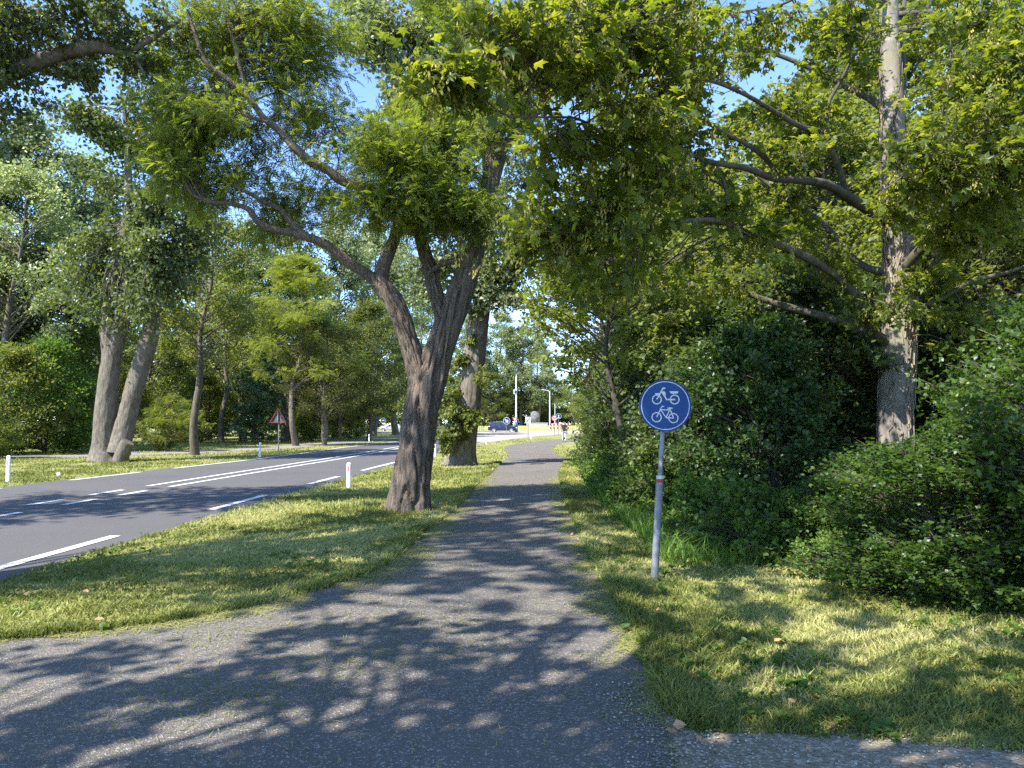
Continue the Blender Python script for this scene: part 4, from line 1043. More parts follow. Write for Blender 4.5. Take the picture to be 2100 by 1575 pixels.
for k, px, y, s, lab, ex in [
    ('hawthorn', 1955, 7.0, .86, 'dark hawthorn bush reaching the ground near the gravel', dict(sz=.70)),
    ('hawthorn', 2290, 6.6, .95, 'dark hawthorn bush cut by the picture edge', {}),
    ('hawthorn', 2190, 8.4, .95, 'taller hawthorn behind the dark bush', dict(sz=1.3)),
    ('hawthorn', 1770, 8.6, .62, 'knee high hawthorn between the dark bush and the viburnum', dict(sz=.8)),
    ('viburnum', 1570, 10.8, .86, 'pale leaved viburnum with bare brown stems in the undergrowth', dict(leafm='lf_vib')),
    ('shrub', 1760, 13.2, 1.0, 'shrub filling the space beside the big sycamore', {}),
    ('maple_wood', 2030, 12.6, .6, 'low maple filling the gap past the big sycamore trunk', {}),
    ('shrub', 1475, 12.6, .85, 'dark shrub right behind the blue cycle sign pole', {}),
    ('shrub', 1650, 13, 1.25, 'tall dark shrub behind the viburnum', {}),
    ('shrub', 1850, 12.6, 1.2, 'shrub behind the big sycamore trunk', {}),
    ('shrub', 2160, 11.6, 1.0, 'tall shrub rising over the hawthorns', {}),
    ('shrub', 1345, 15, .55, 'low shrub between the ivy clad trunk and the sign pole', {}),
    ('shrub', 1400, 18.5, 1.1, 'shrub in the gloom behind the sign', {}),
    ('shrub', 1530, 16.5, 1.25, 'gloomy shrub deep behind the viburnum', {}),
    ('shrub', 1262, 20.5, .6, 'low shrub at the foot of the ivy clad trunk', {}),
    ('shrub', 1300, 25, 1.2, 'shrub under the reddish trunk', {}),
    ('shrub', 1285, 29, .95, 'rounded shrub overhanging the verge past the ivy clad trunk', {}),
    ('shrub', 1264, 37, 1.1, 'brown tinged shrub beside the path bend', dict(leafm='lf_olive')),
    ('shrub', 1248, 46, 1.15, 'shrub nearest the walking person', {}),
    ('shrub', 1230, 58, 1.1, 'shrub touching the walking person', {}),
    ('shrub', 1238, 70, 1.35, 'farthest shrub of the hedge where the path vanishes', {}),
    ('nettle', 1545, 8.9, 1.0, 'sunlit nettles in front of the viburnum', {}),
    ('nettle', 1640, 8.6, .8, 'nettles at the foot of the hawthorn', {}),
    ('nettle', 1455, 10.0, .95, 'nettles just past the sign pole', {}),
    ('nettle', 1395, 12.3, 1.0, 'shaded nettles behind the sign pole', {}),
    ('nettle', 1320, 13.6, 1.0, 'nettles on the verge before the sign pole', {}),
    ('nettle', 1275, 16.5, 1.0, 'nettles below the ivy clad trunk', {}),
    ('nettle', 1245, 20, 1.0, 'nettles at the grass edge farther along the path', {}),
    ('nettle', 1720, 7.6, .55, 'small nettle clump in the shade of the hawthorn', {}),
    ('nettle', 1225, 24.5, 1.1, 'nettles below the rounded overhanging shrub', {})]:
    plant(k, X(px, y), y, s, lab, GS, **ex)

# leafless stems in the nettles
o = thing('dead_shrub', 'leafless brown stems leaning in the sunlit nettles', 'dead shrub', G(1568, 1082))
for a, b, c_, w_ in (((0, 0, -.05), (-.10, .02, .45), (-.22, .05, 1.0), .030), ((.03, .03, -.05), (.02, .05, .4), (.10, .06, .85), .018), ((-.04, 0, -.05), (-.05, -.02, .5), (-.02, -.04, 1.15), .022), ((.0, .05, .3), (.12, .1, .6), (.2, .1, .95), .010)):
    mb = MB(); p_, r_ = spline([a, b, c_], [w_, w_ * .8, w_ * .35], .06)
    mb.tube(p_ + rng.normal(0, .006, p_.shape), r_, 7); mb.build('stem', M['vine'], o, True)

# far wood that reads as one mass
def wood(name, label, line, z, n, size, leafm):
    p, _ = spline(np.c_[np.array(line, float), np.zeros(len(line))], np.zeros(len(line)), 1.0)
    j = rng.integers(0, len(p), n)
    cs = p[j] + np.c_[rng.normal(0, 2.2, (n, 2)), z * rng.random(n) ** .8]
    mb = MB()
    clump_leaves(mb, None, cs, cs - np.array([0, 0, 1.5]), np.full(n, 1.9), 100, 'broad_far', size, .7, 10)
    return stuff(mb.build(name, M[leafm]), label, 'wood')
wood('far_woods', 'shady depth of the wood across the road', [(-95, 62), (-60, 72), (-42, 84), (-31, 100), (-27, 122), (-45, 150)], 11, 1000, .45, 'lf_broad')
wood('far_woods', 'shady depth of the wood beside the cycle path', [(34, 8), (36, 34), (30, 62), (30, 100), (60, 150)], 13, 420, .5, 'lf_broad')
wood('far_woods', 'distant wood closing the view beyond the roundabout', [(-120, 200), (-50, 232), (20, 240), (70, 232), (120, 190)], 11, 1500, .8, 'lf_broad')

# trees standing beside and behind the viewer, whose shade falls across the foreground
def shade_tree(label, base, top, c, r, n, cr, per, habit, size, seed, leafm):
    global rng
    keep = rng; rng = np.random.default_rng(seed)
    w, cm = MB(), MB(); b = np.array(base, float)
    c = np.array(c, float)
    trunk, tr = bark_tube(w, [b - (0, 0, .1), b + (top - b) * .4, np.array(top)], [.28, .2, .1], .2, 12, .1, flare=.2)
    q = c + rdir(n) * rng.random((n, 1)) ** .38 * np.array(r)
    for x in q:
        j = rng.integers(int(len(trunk) * .6), len(trunk)); a = trunk[j]
        p, rr = spline([a, (a + x) / 2 + (0, 0, .3), x], [.05, .03, .008], .5); w.tube(p, rr, 5, 0, False)
    clump_leaves(cm, w, q, q * .6 + c * .4, cr * rng.uniform(.6, 1.4, n), per, habit, size, .6, 9)
    o = thing('locust_tree' if 'locust' in label else 'poplar_tree', label, 'tree', base)
    for m_, nm, mt in ((w, 'trunk', M['bark_locust']), (cm, 'crown', M[leafm])):
        for a in m_.v: a -= b
        m_.build(nm, mt, o, nm == 'trunk')
    rng = keep
shade_tree('locust on the verge behind the viewer, outside the picture', (-4.2, -2.6, 0), np.array((-4.2, .2, 6.2)), (-2.0, 1.5, 6.7), (5.0, 3.0, .9), 82, .31, 44, 'poplar_far', .16, 5, 'lf_locust')
shade_tree('second locust on the verge behind the viewer, outside the picture', (-7.4, -2.8, 0), np.array((-6.8, -.8, 6.2)), (-6.4, .35, 6.8), (3.7, 2.2, .8), 84, .29, 38, 'poplar_far', .15, 15, 'lf_locust')
shade_tree('poplar across the road behind the viewer, outside the picture', (-14.6, .5, 0), np.array((-9, 4, 11)), (-7.9, 4.6, 12), (3.5, 6.2, 1.5), 165, .38, 48, 'poplar_far', .18, 6, 'lf_poplar')

# ------------------------------------------------------------------ signs, posts, lamps
M['steel'] = simple('galvanised steel', (.20, .205, .215), .6, .3, .3, scale=12)
M['plate_back'] = simple('grey sign back', (.085, .09, .095), .7, .1, .15)
M['sign_blue'] = simple('sign blue', (.003, .044, .175), .45, var=.15, scale=5, spec=.25)
M['sign_white'] = simple('sign white', (.50, .50, .485), .45, var=.08, scale=6)
M['sign_red'] = simple('sign red', (.36, .018, .022), .5)
M['sign_black'] = simple('sign black', (.02, .02, .02), .5)
M['post_white'] = simple('white plastic', (.78, .78, .76), .5, var=.06, scale=12)
M['lamp_white'] = simple('white painted mast', (.72, .72, .70), .5)
M['black'] = simple('black rubber', (.018, .018, .018), .7)
M['concrete'] = simple('concrete', (.34, .325, .30), .9, var=.15, scale=2)
M['stone'] = simple('boulder stone', (.13, .13, .125), .85, var=.5, scale=2.5)
UX, UZ, UN = np.array((1., 0, 0)), np.array((0, 0, 1.)), np.array((0, -1., 0))
def disc(mb, c, r, d, m=0, n=40):
    th = np.linspace(0, 2 * math.pi, n, endpoint=False)
    mb.prism(np.c_[np.cos(th) * r, np.sin(th) * r], c, UX, UZ, UN, d, m)
_lift = [0]
def lift(d):
    _lift[0] = (_lift[0] + 1) % 9
    return d * (1 + .12 * _lift[0])
def bar2(mb, c, r, a, b, w, d=.0015):
    d = lift(d)
    a, b = np.array(a, float) * r, np.array(b, float) * r; t = (b - a) / np.linalg.norm(b - a); q = np.array((-t[1], t[0])) * w * r / 2
    mb.prism([a - q, b - q, b + q, a + q], c, UX, UZ, UN, d)
def poly2(mb, c, r, pts, d=.0015):
    d = lift(d)
    mb.prism(np.array(pts, float) * r, c, UX, UZ, UN, d)
def ring2(mb, c, r, o, r0, r1, d=.0015, n=26):
    d = lift(d)
    mb.annulus(np.asarray(c) + UX * o[0] * r + UZ * o[1] * r, UX, UZ, UN, r0 * r, r1 * r, d, 0, n)

# near sign for mopeds and bicycles
g = G(1341, 1187); d = g[1]
o = thing('cycle_path_sign', 'round blue sign with white moped and bicycle on a grey pole beside the near grass', 'sign', g)
top = D(1362, 832, d) - g; k = d / F
mid = top * .57
mb = MB()
mb.tube([top * 0 - (0, 0, .1), mid], [7.6 * k, 7.4 * k], 20); mb.tube([mid, mid + top * .01], [7.4 * k, 5.4 * k], 20)
mb.tube([mid, top * 1.0], [5.1 * k, 5.0 * k], 18)
mb.build('pole', M['steel'], o, True)
R = 52.5 * k
pc = D(1362, 832, d) - g + np.array((0, -.05, 0))
mb = MB(); disc(mb, pc, R, .012, 0, 56)
mb.annulus(pc + UN * -.006, UX, UZ, UN, R * .985, R * 1.012, .022, 0, 56)
pl = mb.build('sign_plate', M['sign_blue'], o)
fc = pc + UN * .012
mb = MB(); mb.annulus(fc, UX, UZ, UN, R * .912, R * .942, .0015, 0, 56); mb.build('border_ring', M['sign_white'], pl)
mb = MB()
ring2(mb, fc, R, (-.33, .235), .148, .192); ring2(mb, fc, R, (.36, .235), .148, .192)
bar2(mb, fc, R, (-.335, .235), (-.09, .665), .05); bar2(mb, fc, R, (-.11, .665), (.0, .675), .055)
poly2(mb, fc, R, [(-.16, .53), (-.04, .56), (.02, .48), (.0, .40), (.04, .30), (-.01, .29), (-.09, .40)])
bar2(mb, fc, R, (-.06, .43), (.04, .235), .055); bar2(mb, fc, R, (.03, .232), (.38, .232), .055)
poly2(mb, fc, R, [(.16, .555), (.50, .555), (.49, .47), (.27, .45), (.20, .48)])
bar2(mb, fc, R, (-.39, .44), (-.22, .45), .07)
mb.build('moped_symbol', M['sign_white'], pl)
mb = MB()
ring2(mb, fc, R, (-.345, -.45), .158, .198); ring2(mb, fc, R, (.305, -.485), .158, .198)
bar2(mb, fc, R, (-.345, -.45), (-.165, -.085), .042); bar2(mb, fc, R, (-.175, -.09), (-.13, -.03), .042); bar2(mb, fc, R, (-.14, -.03), (-.05, -.04), .045)
bar2(mb, fc, R, (-.19, -.165), (.19, -.165), .042); bar2(mb, fc, R, (-.175, -.18), (.02, -.465), .042); bar2(mb, fc, R, (.185, -.12), (.02, -.465), .042)
bar2(mb, fc, R, (.02, -.47), (.31, -.485), .042); bar2(mb, fc, R, (.19, -.165), (.31, -.485), .042); bar2(mb, fc, R, (.08, -.10), (.28, -.10), .05)
mb.build('bicycle_symbol', M['sign_white'], pl)
for nm, mt, z0, z1 in (('route_sticker', 'sign_white', .0, .035), ('route_sticker', 'sign_red', -.035, .0)):
    mb = MB(); th = np.linspace(-2.9, .2, 14)
    c0 = top * (.575) ; rr = 7.9 * k
    vv = np.array([[c0 + (rr * math.cos(a), rr * math.sin(a), z) for a in th] for z in (z0, z1)])
    mb.ringmesh(vv, 0, False); mb.build(nm, M[mt], o)
for zz in (-.55, .55):
    mb = MB(); mb.tube([pc + UZ * R * zz + (-.03, .03, 0), pc + UZ * R * zz + (.03, .03, 0)], .03, 8); mb.build('clamp', M['steel'], o)

# white reflector posts
def rpost(px, py, h, label, red, dark=False, lean=0.0):
    g = G(px, py)
    o = thing('reflector_post', label, 'post', g, lean, 'reflector posts along the road')
    mb = MB(); w, t_ = .115, .075
    th = np.linspace(0, 2 * math.pi, 20, endpoint=False)
    el = lambda s, z: np.c_[w / 2 * s * np.cos(th), t_ / 2 * s * np.sin(th), th * 0 + z]
    mb.ringmesh(np.array([el(1.05, -.05), el(1, .0), el(.98, h * .9), el(.93, h * .965), el(.6, h)]))
    mb.build('body', M['post_white'], o, False)
    mb = MB(); z0, z1 = h * .66, h * .86
    vv = np.array([[(w / 2 * .98 * s * math.cos(a) * .55, -t_ / 2 * 1.06 * abs(math.sin(a)), z) for a in np.linspace(-2.6, -.54, 8)] for z, s in ((z0, 1), (z1, 1))])
    mb.ringmesh(vv, 0, False); mb.build('reflector', M['sign_red'] if red else M['plate_back'], o)
rpost(715, 1000, .62, 'white post with red reflector on the verge just before the furrowed locust', True)
rpost(892, 936, .60, 'white post between the furrowed locust and the sprouting poplar', True)
rpost(997, 911, .50, 'grubby short post just past the sprouting poplar', True)
rpost(1089, 900, .50, 'farthest post standing next to the white end of zone sign', True)
rpost(16, 991, .74, 'white post across the road before the edge shrubs', False)
rpost(533, 938, .70, 'white post across the road beside the warning triangle', False)
rpost(757, 908, .70, 'white post across the road near the last dark trunk', False)

def pole(mb, g_h, r, z0=-.1):
    mb.tube([(0, 0, z0), (0, 0, g_h)], r, 10)
def sign(label, px, py_base, py_c, size_px, kindn, group=None, y=None, r=.035, name='road_sign', back=False, over=0):
    g = G(px, py_base) if y is None else np.array([X(px, y), y, 0.0])
    y = g[1]; k = y / F
    o = thing(name, label, 'sign', g, 0, group)
    c = D(px, py_c, y) - g; c[1] = -.06
    mb = MB(); pole(mb, c[2] + over, r); mb.build('pole', M['steel'], o)
    R = size_px / 2 * k
    return o, c, R
# warning triangle seen from behind
o, c, R = sign('grey back of a red rimmed warning triangle across the road', 571, 925, 853, 32, 'tri')
tri = np.array([(-1, -.82), (1, -.82), (0, .93)])
mb = MB(); mb.prism(tri * R, c + (0, .05, 0), UX, UZ, UN, .02)
pl = mb.build('sign_plate', M['plate_back'], o)
mb = MB()
for a, b in ((0, 1), (1, 2), (2, 0)):
    bar2(mb, c + (0, .03, 0), R, tri[a] * 1.03, tri[b] * 1.03, .10, .04)
mb.build('rim', simple('faded red rim', (.17, .02, .022), .6), pl)
mb = MB(); mb.tube([c + (0, -.02, -R * .82), c + (0, -.02, R * .72)], .03, 8); mb.build('bracket', M['steel'], o)

def round_sign(o, c, R, field, ring, ringw=.16):
    mb = MB(); disc(mb, c, R, .02, 0, 32); pl = mb.build('sign_plate', M[field], o)
    f = c + UN * .02
    mb = MB(); mb.annulus(f, UX, UZ, UN, R * (1 - ringw), R, .006, 0, 32); mb.build('border_ring', M[ring], pl)
    return pl, f
# keep-right arrow
o, c, R = sign('round blue sign with white arrow slanting down, in front of the blue car', 1039, 887.6, 863, 14.5, 'arrow', over=.9)
pl, f = round_sign(o, c, R, 'sign_blue', 'sign_white', .1)
mb = MB(); bar2(mb, f, R, (-.5, .5), (-.03, .03), .32, .008); poly2(mb, f, R, [(.5, -.5), (-.42, -.40), (.40, .42)], .007); mb.build('arrow_symbol', M['sign_white'], pl)
# give way
def giveway(label, px, base, pyc, sz, **kw):
    o, c, R = sign(label, px, base, pyc, sz, 'yield', **kw)
    t_ = np.array([(-1, .72), (1, .72), (0, -1.0)])
    mb = MB(); mb.prism(t_ * R, c, UX, UZ, UN, .02); pl = mb.build('sign_plate', M['sign_red'], o)
    mb = MB(); mb.prism(t_ * R * .6 + np.array((0, .07 * R)), c + UN * .02, UX, UZ, UN, .008); mb.build('white_field', M['sign_white'], pl)
    return o
giveway('red rimmed white give way triangle on the tall white mast', 1056, 886.5, 860.5, 12.5)
giveway('pale far give way sign between the two near trunks', 918, 880, 857.5, 6.5, y=160)
# end-of-zone plate
o, c, R = sign('white rectangular sign with a dark diagonal stroke, beside the boulder', 1083, 899.5, 861.5, 11.2, 'zone')
mb = MB(); mb.prism(np.array([(-1, -1.2), (1, -1.2), (1, 1.2), (-1, 1.2)]) * R, c, UX, UZ, UN, .02); pl = mb.build('sign_plate', M['sign_white'], o)
mb = MB(); bar2(mb, c + UN * .02, R, (-.65, -.8), (.65, .9), .14, .006); mb.build('diagonal_stroke', M['sign_black'], pl)
mb = MB(); bar2(mb, c + UN * .02, R, (-.5, -.3), (.0, -.1), .22, .004); bar2(mb, c + UN * .02, R, (-.15, -.05), (.1, .2), .2, .004); mb.build('faint_symbol', M['plate_back'], pl)
# 50 limit
o, c, R = sign('round speed limit sign reading 50 with a red ring', 1137, 893, 857.3, 12.6, '50')
pl, f = round_sign(o, c, R, 'sign_white', 'sign_red', .24)
mb = MB()
for a, b in (((-.5, .36), (-.12, .36)), ((-.46, .36), (-.5, .03)), ((-.5, .03), (-.2, .06)), ((-.2, .06), (-.1, -.14)), ((-.1, -.14), (-.22, -.35)), ((-.22, -.35), (-.52, -.3))):
    bar2(mb, f, R, a, b, .12, .006)
th = np.linspace(0, 2 * math.pi, 20, endpoint=False)
e = [(.30 + .2 * math.cos(q), .36 * math.sin(q)) for q in th]
for i in range(20):
    bar2(mb, f, R, e[i], e[(i + 1) % 20], .11, .006)
mb.build('number_50', M['sign_black'], pl)
# blue shared path sign behind it
o, c, R = sign('round blue sign with white upright figure behind the 50 sign', 1145.5, 893.5, 853.5, 11.5, 'path')
c[1] = -.05
pl, f = round_sign(o, c, R, 'sign_blue', 'sign_white', .08)
mb = MB(); bar2(mb, f, R, (0, -.5), (0, .3), .24, .006); poly2(mb, f, R, [(-.3, .2), (.3, .2), (0, .6)], .006); bar2(mb, f, R, (-.45, -.55), (.45, -.55), .22, .006); mb.build('white_symbol', M['sign_white'], pl)
# blue sign by the cyclist
o, c, R = sign('round blue sign with a small red triangle below, by the cyclist', 786, 884, 862.5, 11, 'blue', y=140)
pl, f = round_sign(o, c, R, 'sign_blue', 'sign_white', .07)
mb = MB(); bar2(mb, f, R, (-.5, 0), (.5, 0), .2, .006); bar2(mb, f, R, (-.3, .12), (.3, .12), .2, .006); mb.build('white_symbol', M['sign_white'], pl)
mb = MB(); mb.prism(np.array([(-.6, -1.1), (.6, -1.1), (0, -2.0)]) * R, c, UX, UZ, UN, .02); q = mb.build('lower_plate', M['sign_red'], o)
mb = MB(); mb.prism(np.array([(-.33, -1.22), (.33, -1.22), (0, -1.72)]) * R, c + UN * .02, UX, UZ, UN, .006); mb.build('white_field', M['sign_white'], q)
# small distant blue sign
o, c, R = sign('small far blue and white sign beside the thin lamp post', 983, 878, 858, 4.5, 'small', y=165)
mb = MB(); mb.prism(np.array([(-1, -1), (1, -1), (0, 1.6)]) * R, c, UX, UZ, UN, .02); mb.build('sign_plate', M['sign_white'], o)
mb = MB(); disc(mb, c + UN * .02, R * .4, .01); mb.build('blue_symbol', M['sign_blue'], bpy.data.objects[o.children[-1].name])
# lamps
def lamp(label, px, y, top_py, base_r, top_r, arm_px, head, banner=None, band=None):
    o = thing('street_lamp', label, 'street lamp', (X(px, y), y, 0), 0, 'street lamps at the junction')
    h = D(px, top_py, y)[2]
    mb = MB(); mb.tube([(0, 0, -.1), (0, 0, h * .35), (0, 0, h)], [base_r, (base_r + top_r) / 2, top_r], 12); mb.build('mast', M['lamp_white'], o)
    if arm_px:
        a = arm_px / F * y
        mb = MB(); mb.tube([(0, 0, h), (a * .3, 0, h + .28), (a * .8, 0, h + .42), (a, 0, h + .45)], [.05, .05, .045, .04], 8); mb.build('arm', M['lamp_white'], o)
        mb = MB(); mb.box((a * 1.1, 0, h + .42), (abs(a) * .35 + .35, .28, .14)); mb.build('lamp_head', M['plate_back'], o)
    return o, h
o, h = lamp('tall white mast with a small blue sign halfway up, by the blue car', 1058.5, 131, 772, .20, .09, 2.5, 1)
s_ = 131 / F
mb = MB(); mb.box((-2.0 * s_, -.12, D(0, 803.5, 131)[2]), (7.0 * s_, .06, 9.6 * s_)); q = mb.build('sign_box', M['sign_white'], o)
mb = MB(); mb.box((-1.2 * s_, -.16, D(0, 804, 131)[2]), (4.2 * s_, .03, 6 * s_)); mb.build('blue_panel', M['sign_blue'], q)
mb = MB(); mb.tube([(0, 0, 0), (0, 0, 1.25)], .29, 14); mb.build('dark_base', M['sign_black'], o)
mb = MB(); mb.tube([(0, 0, 1.25), (0, 0, 1.85)], .27, 14); mb.build('blue_band', simple('band blue', (.05, .22, .5), .5), o)
lamp('white street lamp with a long curved arm behind the boulder', 1127.5, 160, 803, .17, .08, -20, 1)
lamp('thin street lamp half hidden by the sprouting poplar', 977.5, 165, 808, .13, .07, 6, 1)
lamp('distant grey lamp post just behind the 50 sign', 1138, 175, 828, .10, .05, 0, 0)
# barrier
def barrier(label, px, y, w_px, zs, n, cols, hgt):
    o = thing('barrier', label, 'barrier', (X(px, y), y, 0))
    W_ = w_px / F * y
    for z in zs:
        mb = MB(); mb.box((0, .05, z), (W_, .04, hgt * .96)); pk = mb.build('plank', M[cols[1]], o)
        [(q := MB(), q.box((-W_ / 2 + W_ * (i + .5) / n, 0, z), (W_ / n, .06, hgt)), q.build('stripe', M[cols[0]], pk)) for i in range(0, n, 2)]
        if len(cols) > 2: pass
    for x in (-.42, 0, .42):
        mb = MB(); mb.box((W_ * x, .12, max(zs) / 2 + .1), (.1, .1, max(zs) + .3)); mb.build('leg', M['steel'], o)
    return o
barrier('red and white striped road barrier behind the walking person', 1147, 150, 40, (.62, 1.35), 11, ('sign_red', 'sign_white'), .42)
M['brown'] = simple('weathered wood', (.20, .13, .10), .8, var=.2)
barrier('low brown and white barrier left of the blue car'.replace('left of', 'beyond'), 987.5, 160, 11, (.35, .75), 7, ('brown', 'sign_white'), .22)
# boulder on its plinth
o = thing('boulder_sculpture', 'grey boulder sculpture standing on a pale concrete plinth', 'sculpture', (X(1096, 172), 172, .7))
mb = MB(); th = np.linspace(0, 2 * math.pi, 28, endpoint=False)
outl = np.array([(-.35, 0), (-.75, .7), (-.95, 1.5), (-.9, 2.25), (-.45, 2.75), (.2, 2.8), (.75, 2.5), (1.25, 1.9), (1.35, 1.45), (1.0, .95), (.55, .45), (.35, 0)]) * 1.0
vv = []
for q, yy in ((.35, -.75), (.75, -.6), (.95, -.3), (1.0, 0), (.92, .35), (.7, .6), (.3, .75)):
    c_ = outl.mean(0); pp = c_ + (outl - c_) * q
    nn = fbm(np.c_[pp * 1.4, np.full(len(pp), yy * 2)], 5, 2) - .5
    vv.append(np.c_[pp[:, 0] + nn * .35, np.full(len(pp), yy) + nn * .3, pp[:, 1] + .95])
mb.ringmesh(np.array(vv)); mb.build('boulder', M['stone'], o, False)
mb = MB(); mb.box((.6, 0, .1), (4.9, 2.2, 1.75)); mb.box((.6, 0, 1.0), (5.0, 2.3, .1)); mb.build('plinth', M['concrete'], o)
# small blue-roofed building
o = thing('station_building', 'flat blue edged white roof on brown walls peeping past the big locust', 'building', (X(842, 150), 150, 0))
mb = MB(); mb.box((0, 0, 1.6), (3.0, 4, 3.4)); mb.build('wall', simple('brown wall', (.16, .115, .085), .9, var=.2), o)
mb = MB(); mb.box((0, 0, 4.0), (4.0, 5, 1.2)); rf = mb.build('roof', simple('pale fascia', (.70, .71, .62), .6), o)
mb = MB(); mb.prism([(-1.7, 4.6), (2, 4.6), (2, 5.3), (-1.0, 5.3)], (0, -2.4, 0), UX, UZ, -UN, 4.8); mb.build('roof_top', simple('roof blue', (.10, .22, .42), .6), rf)
mb = MB(); mb.box((-.6, -2.04, 1.3), (1.0, .06, 2.2)); mb.build('door', M['sign_black'], o)
# traffic cone
o = thing('traffic_cone', 'orange red traffic cone in front of the dark parked car', 'traffic cone', G(892.5, 885.6))
mb = MB(); mb.tube([(0, 0, .04), (0, 0, .62)], [.19, .06], 14); mb.build('cone', simple('cone orange', (.75, .10, .03), .5), o)
mb = MB(); mb.box((0, 0, .025), (.5, .5, .05)); mb.build('base', M['black'], o)
mb = MB(); mb.tube([(0, 0, .3), (0, 0, .45)], [.14, .105], 14, 0, False); mb.build('white_band', M['sign_white'], o)
for dx in (-.45, .45):
    st = bpy.data.objects['young_tree']
    mb = MB(); mb.tube([(dx, 0, -.1), (dx, 0, 1.5)], .05, 8); mb.build('stake', M['brown'], st)
# scrap of litter
mb = MB(); q = rdir(14) * np.array([.11, .08, .05]); 
lg = G(120, 977)
o = thing('litter_scrap', 'crumpled white paper scrap in the grass across the road', 'litter', lg)
th = np.linspace(0, 2 * math.pi, 9, endpoint=False)
mb.ringmesh(np.array([np.c_[.1 * s * np.cos(th + s), .07 * s * np.sin(th), z + .02 * np.sin(th * 3)] for s, z in ((.6, .02), (1, .05), (.9, .09), (.3, .11))])); mb.build('paper', M['sign_white'], o)
M['wood_cut'] = M['brown']

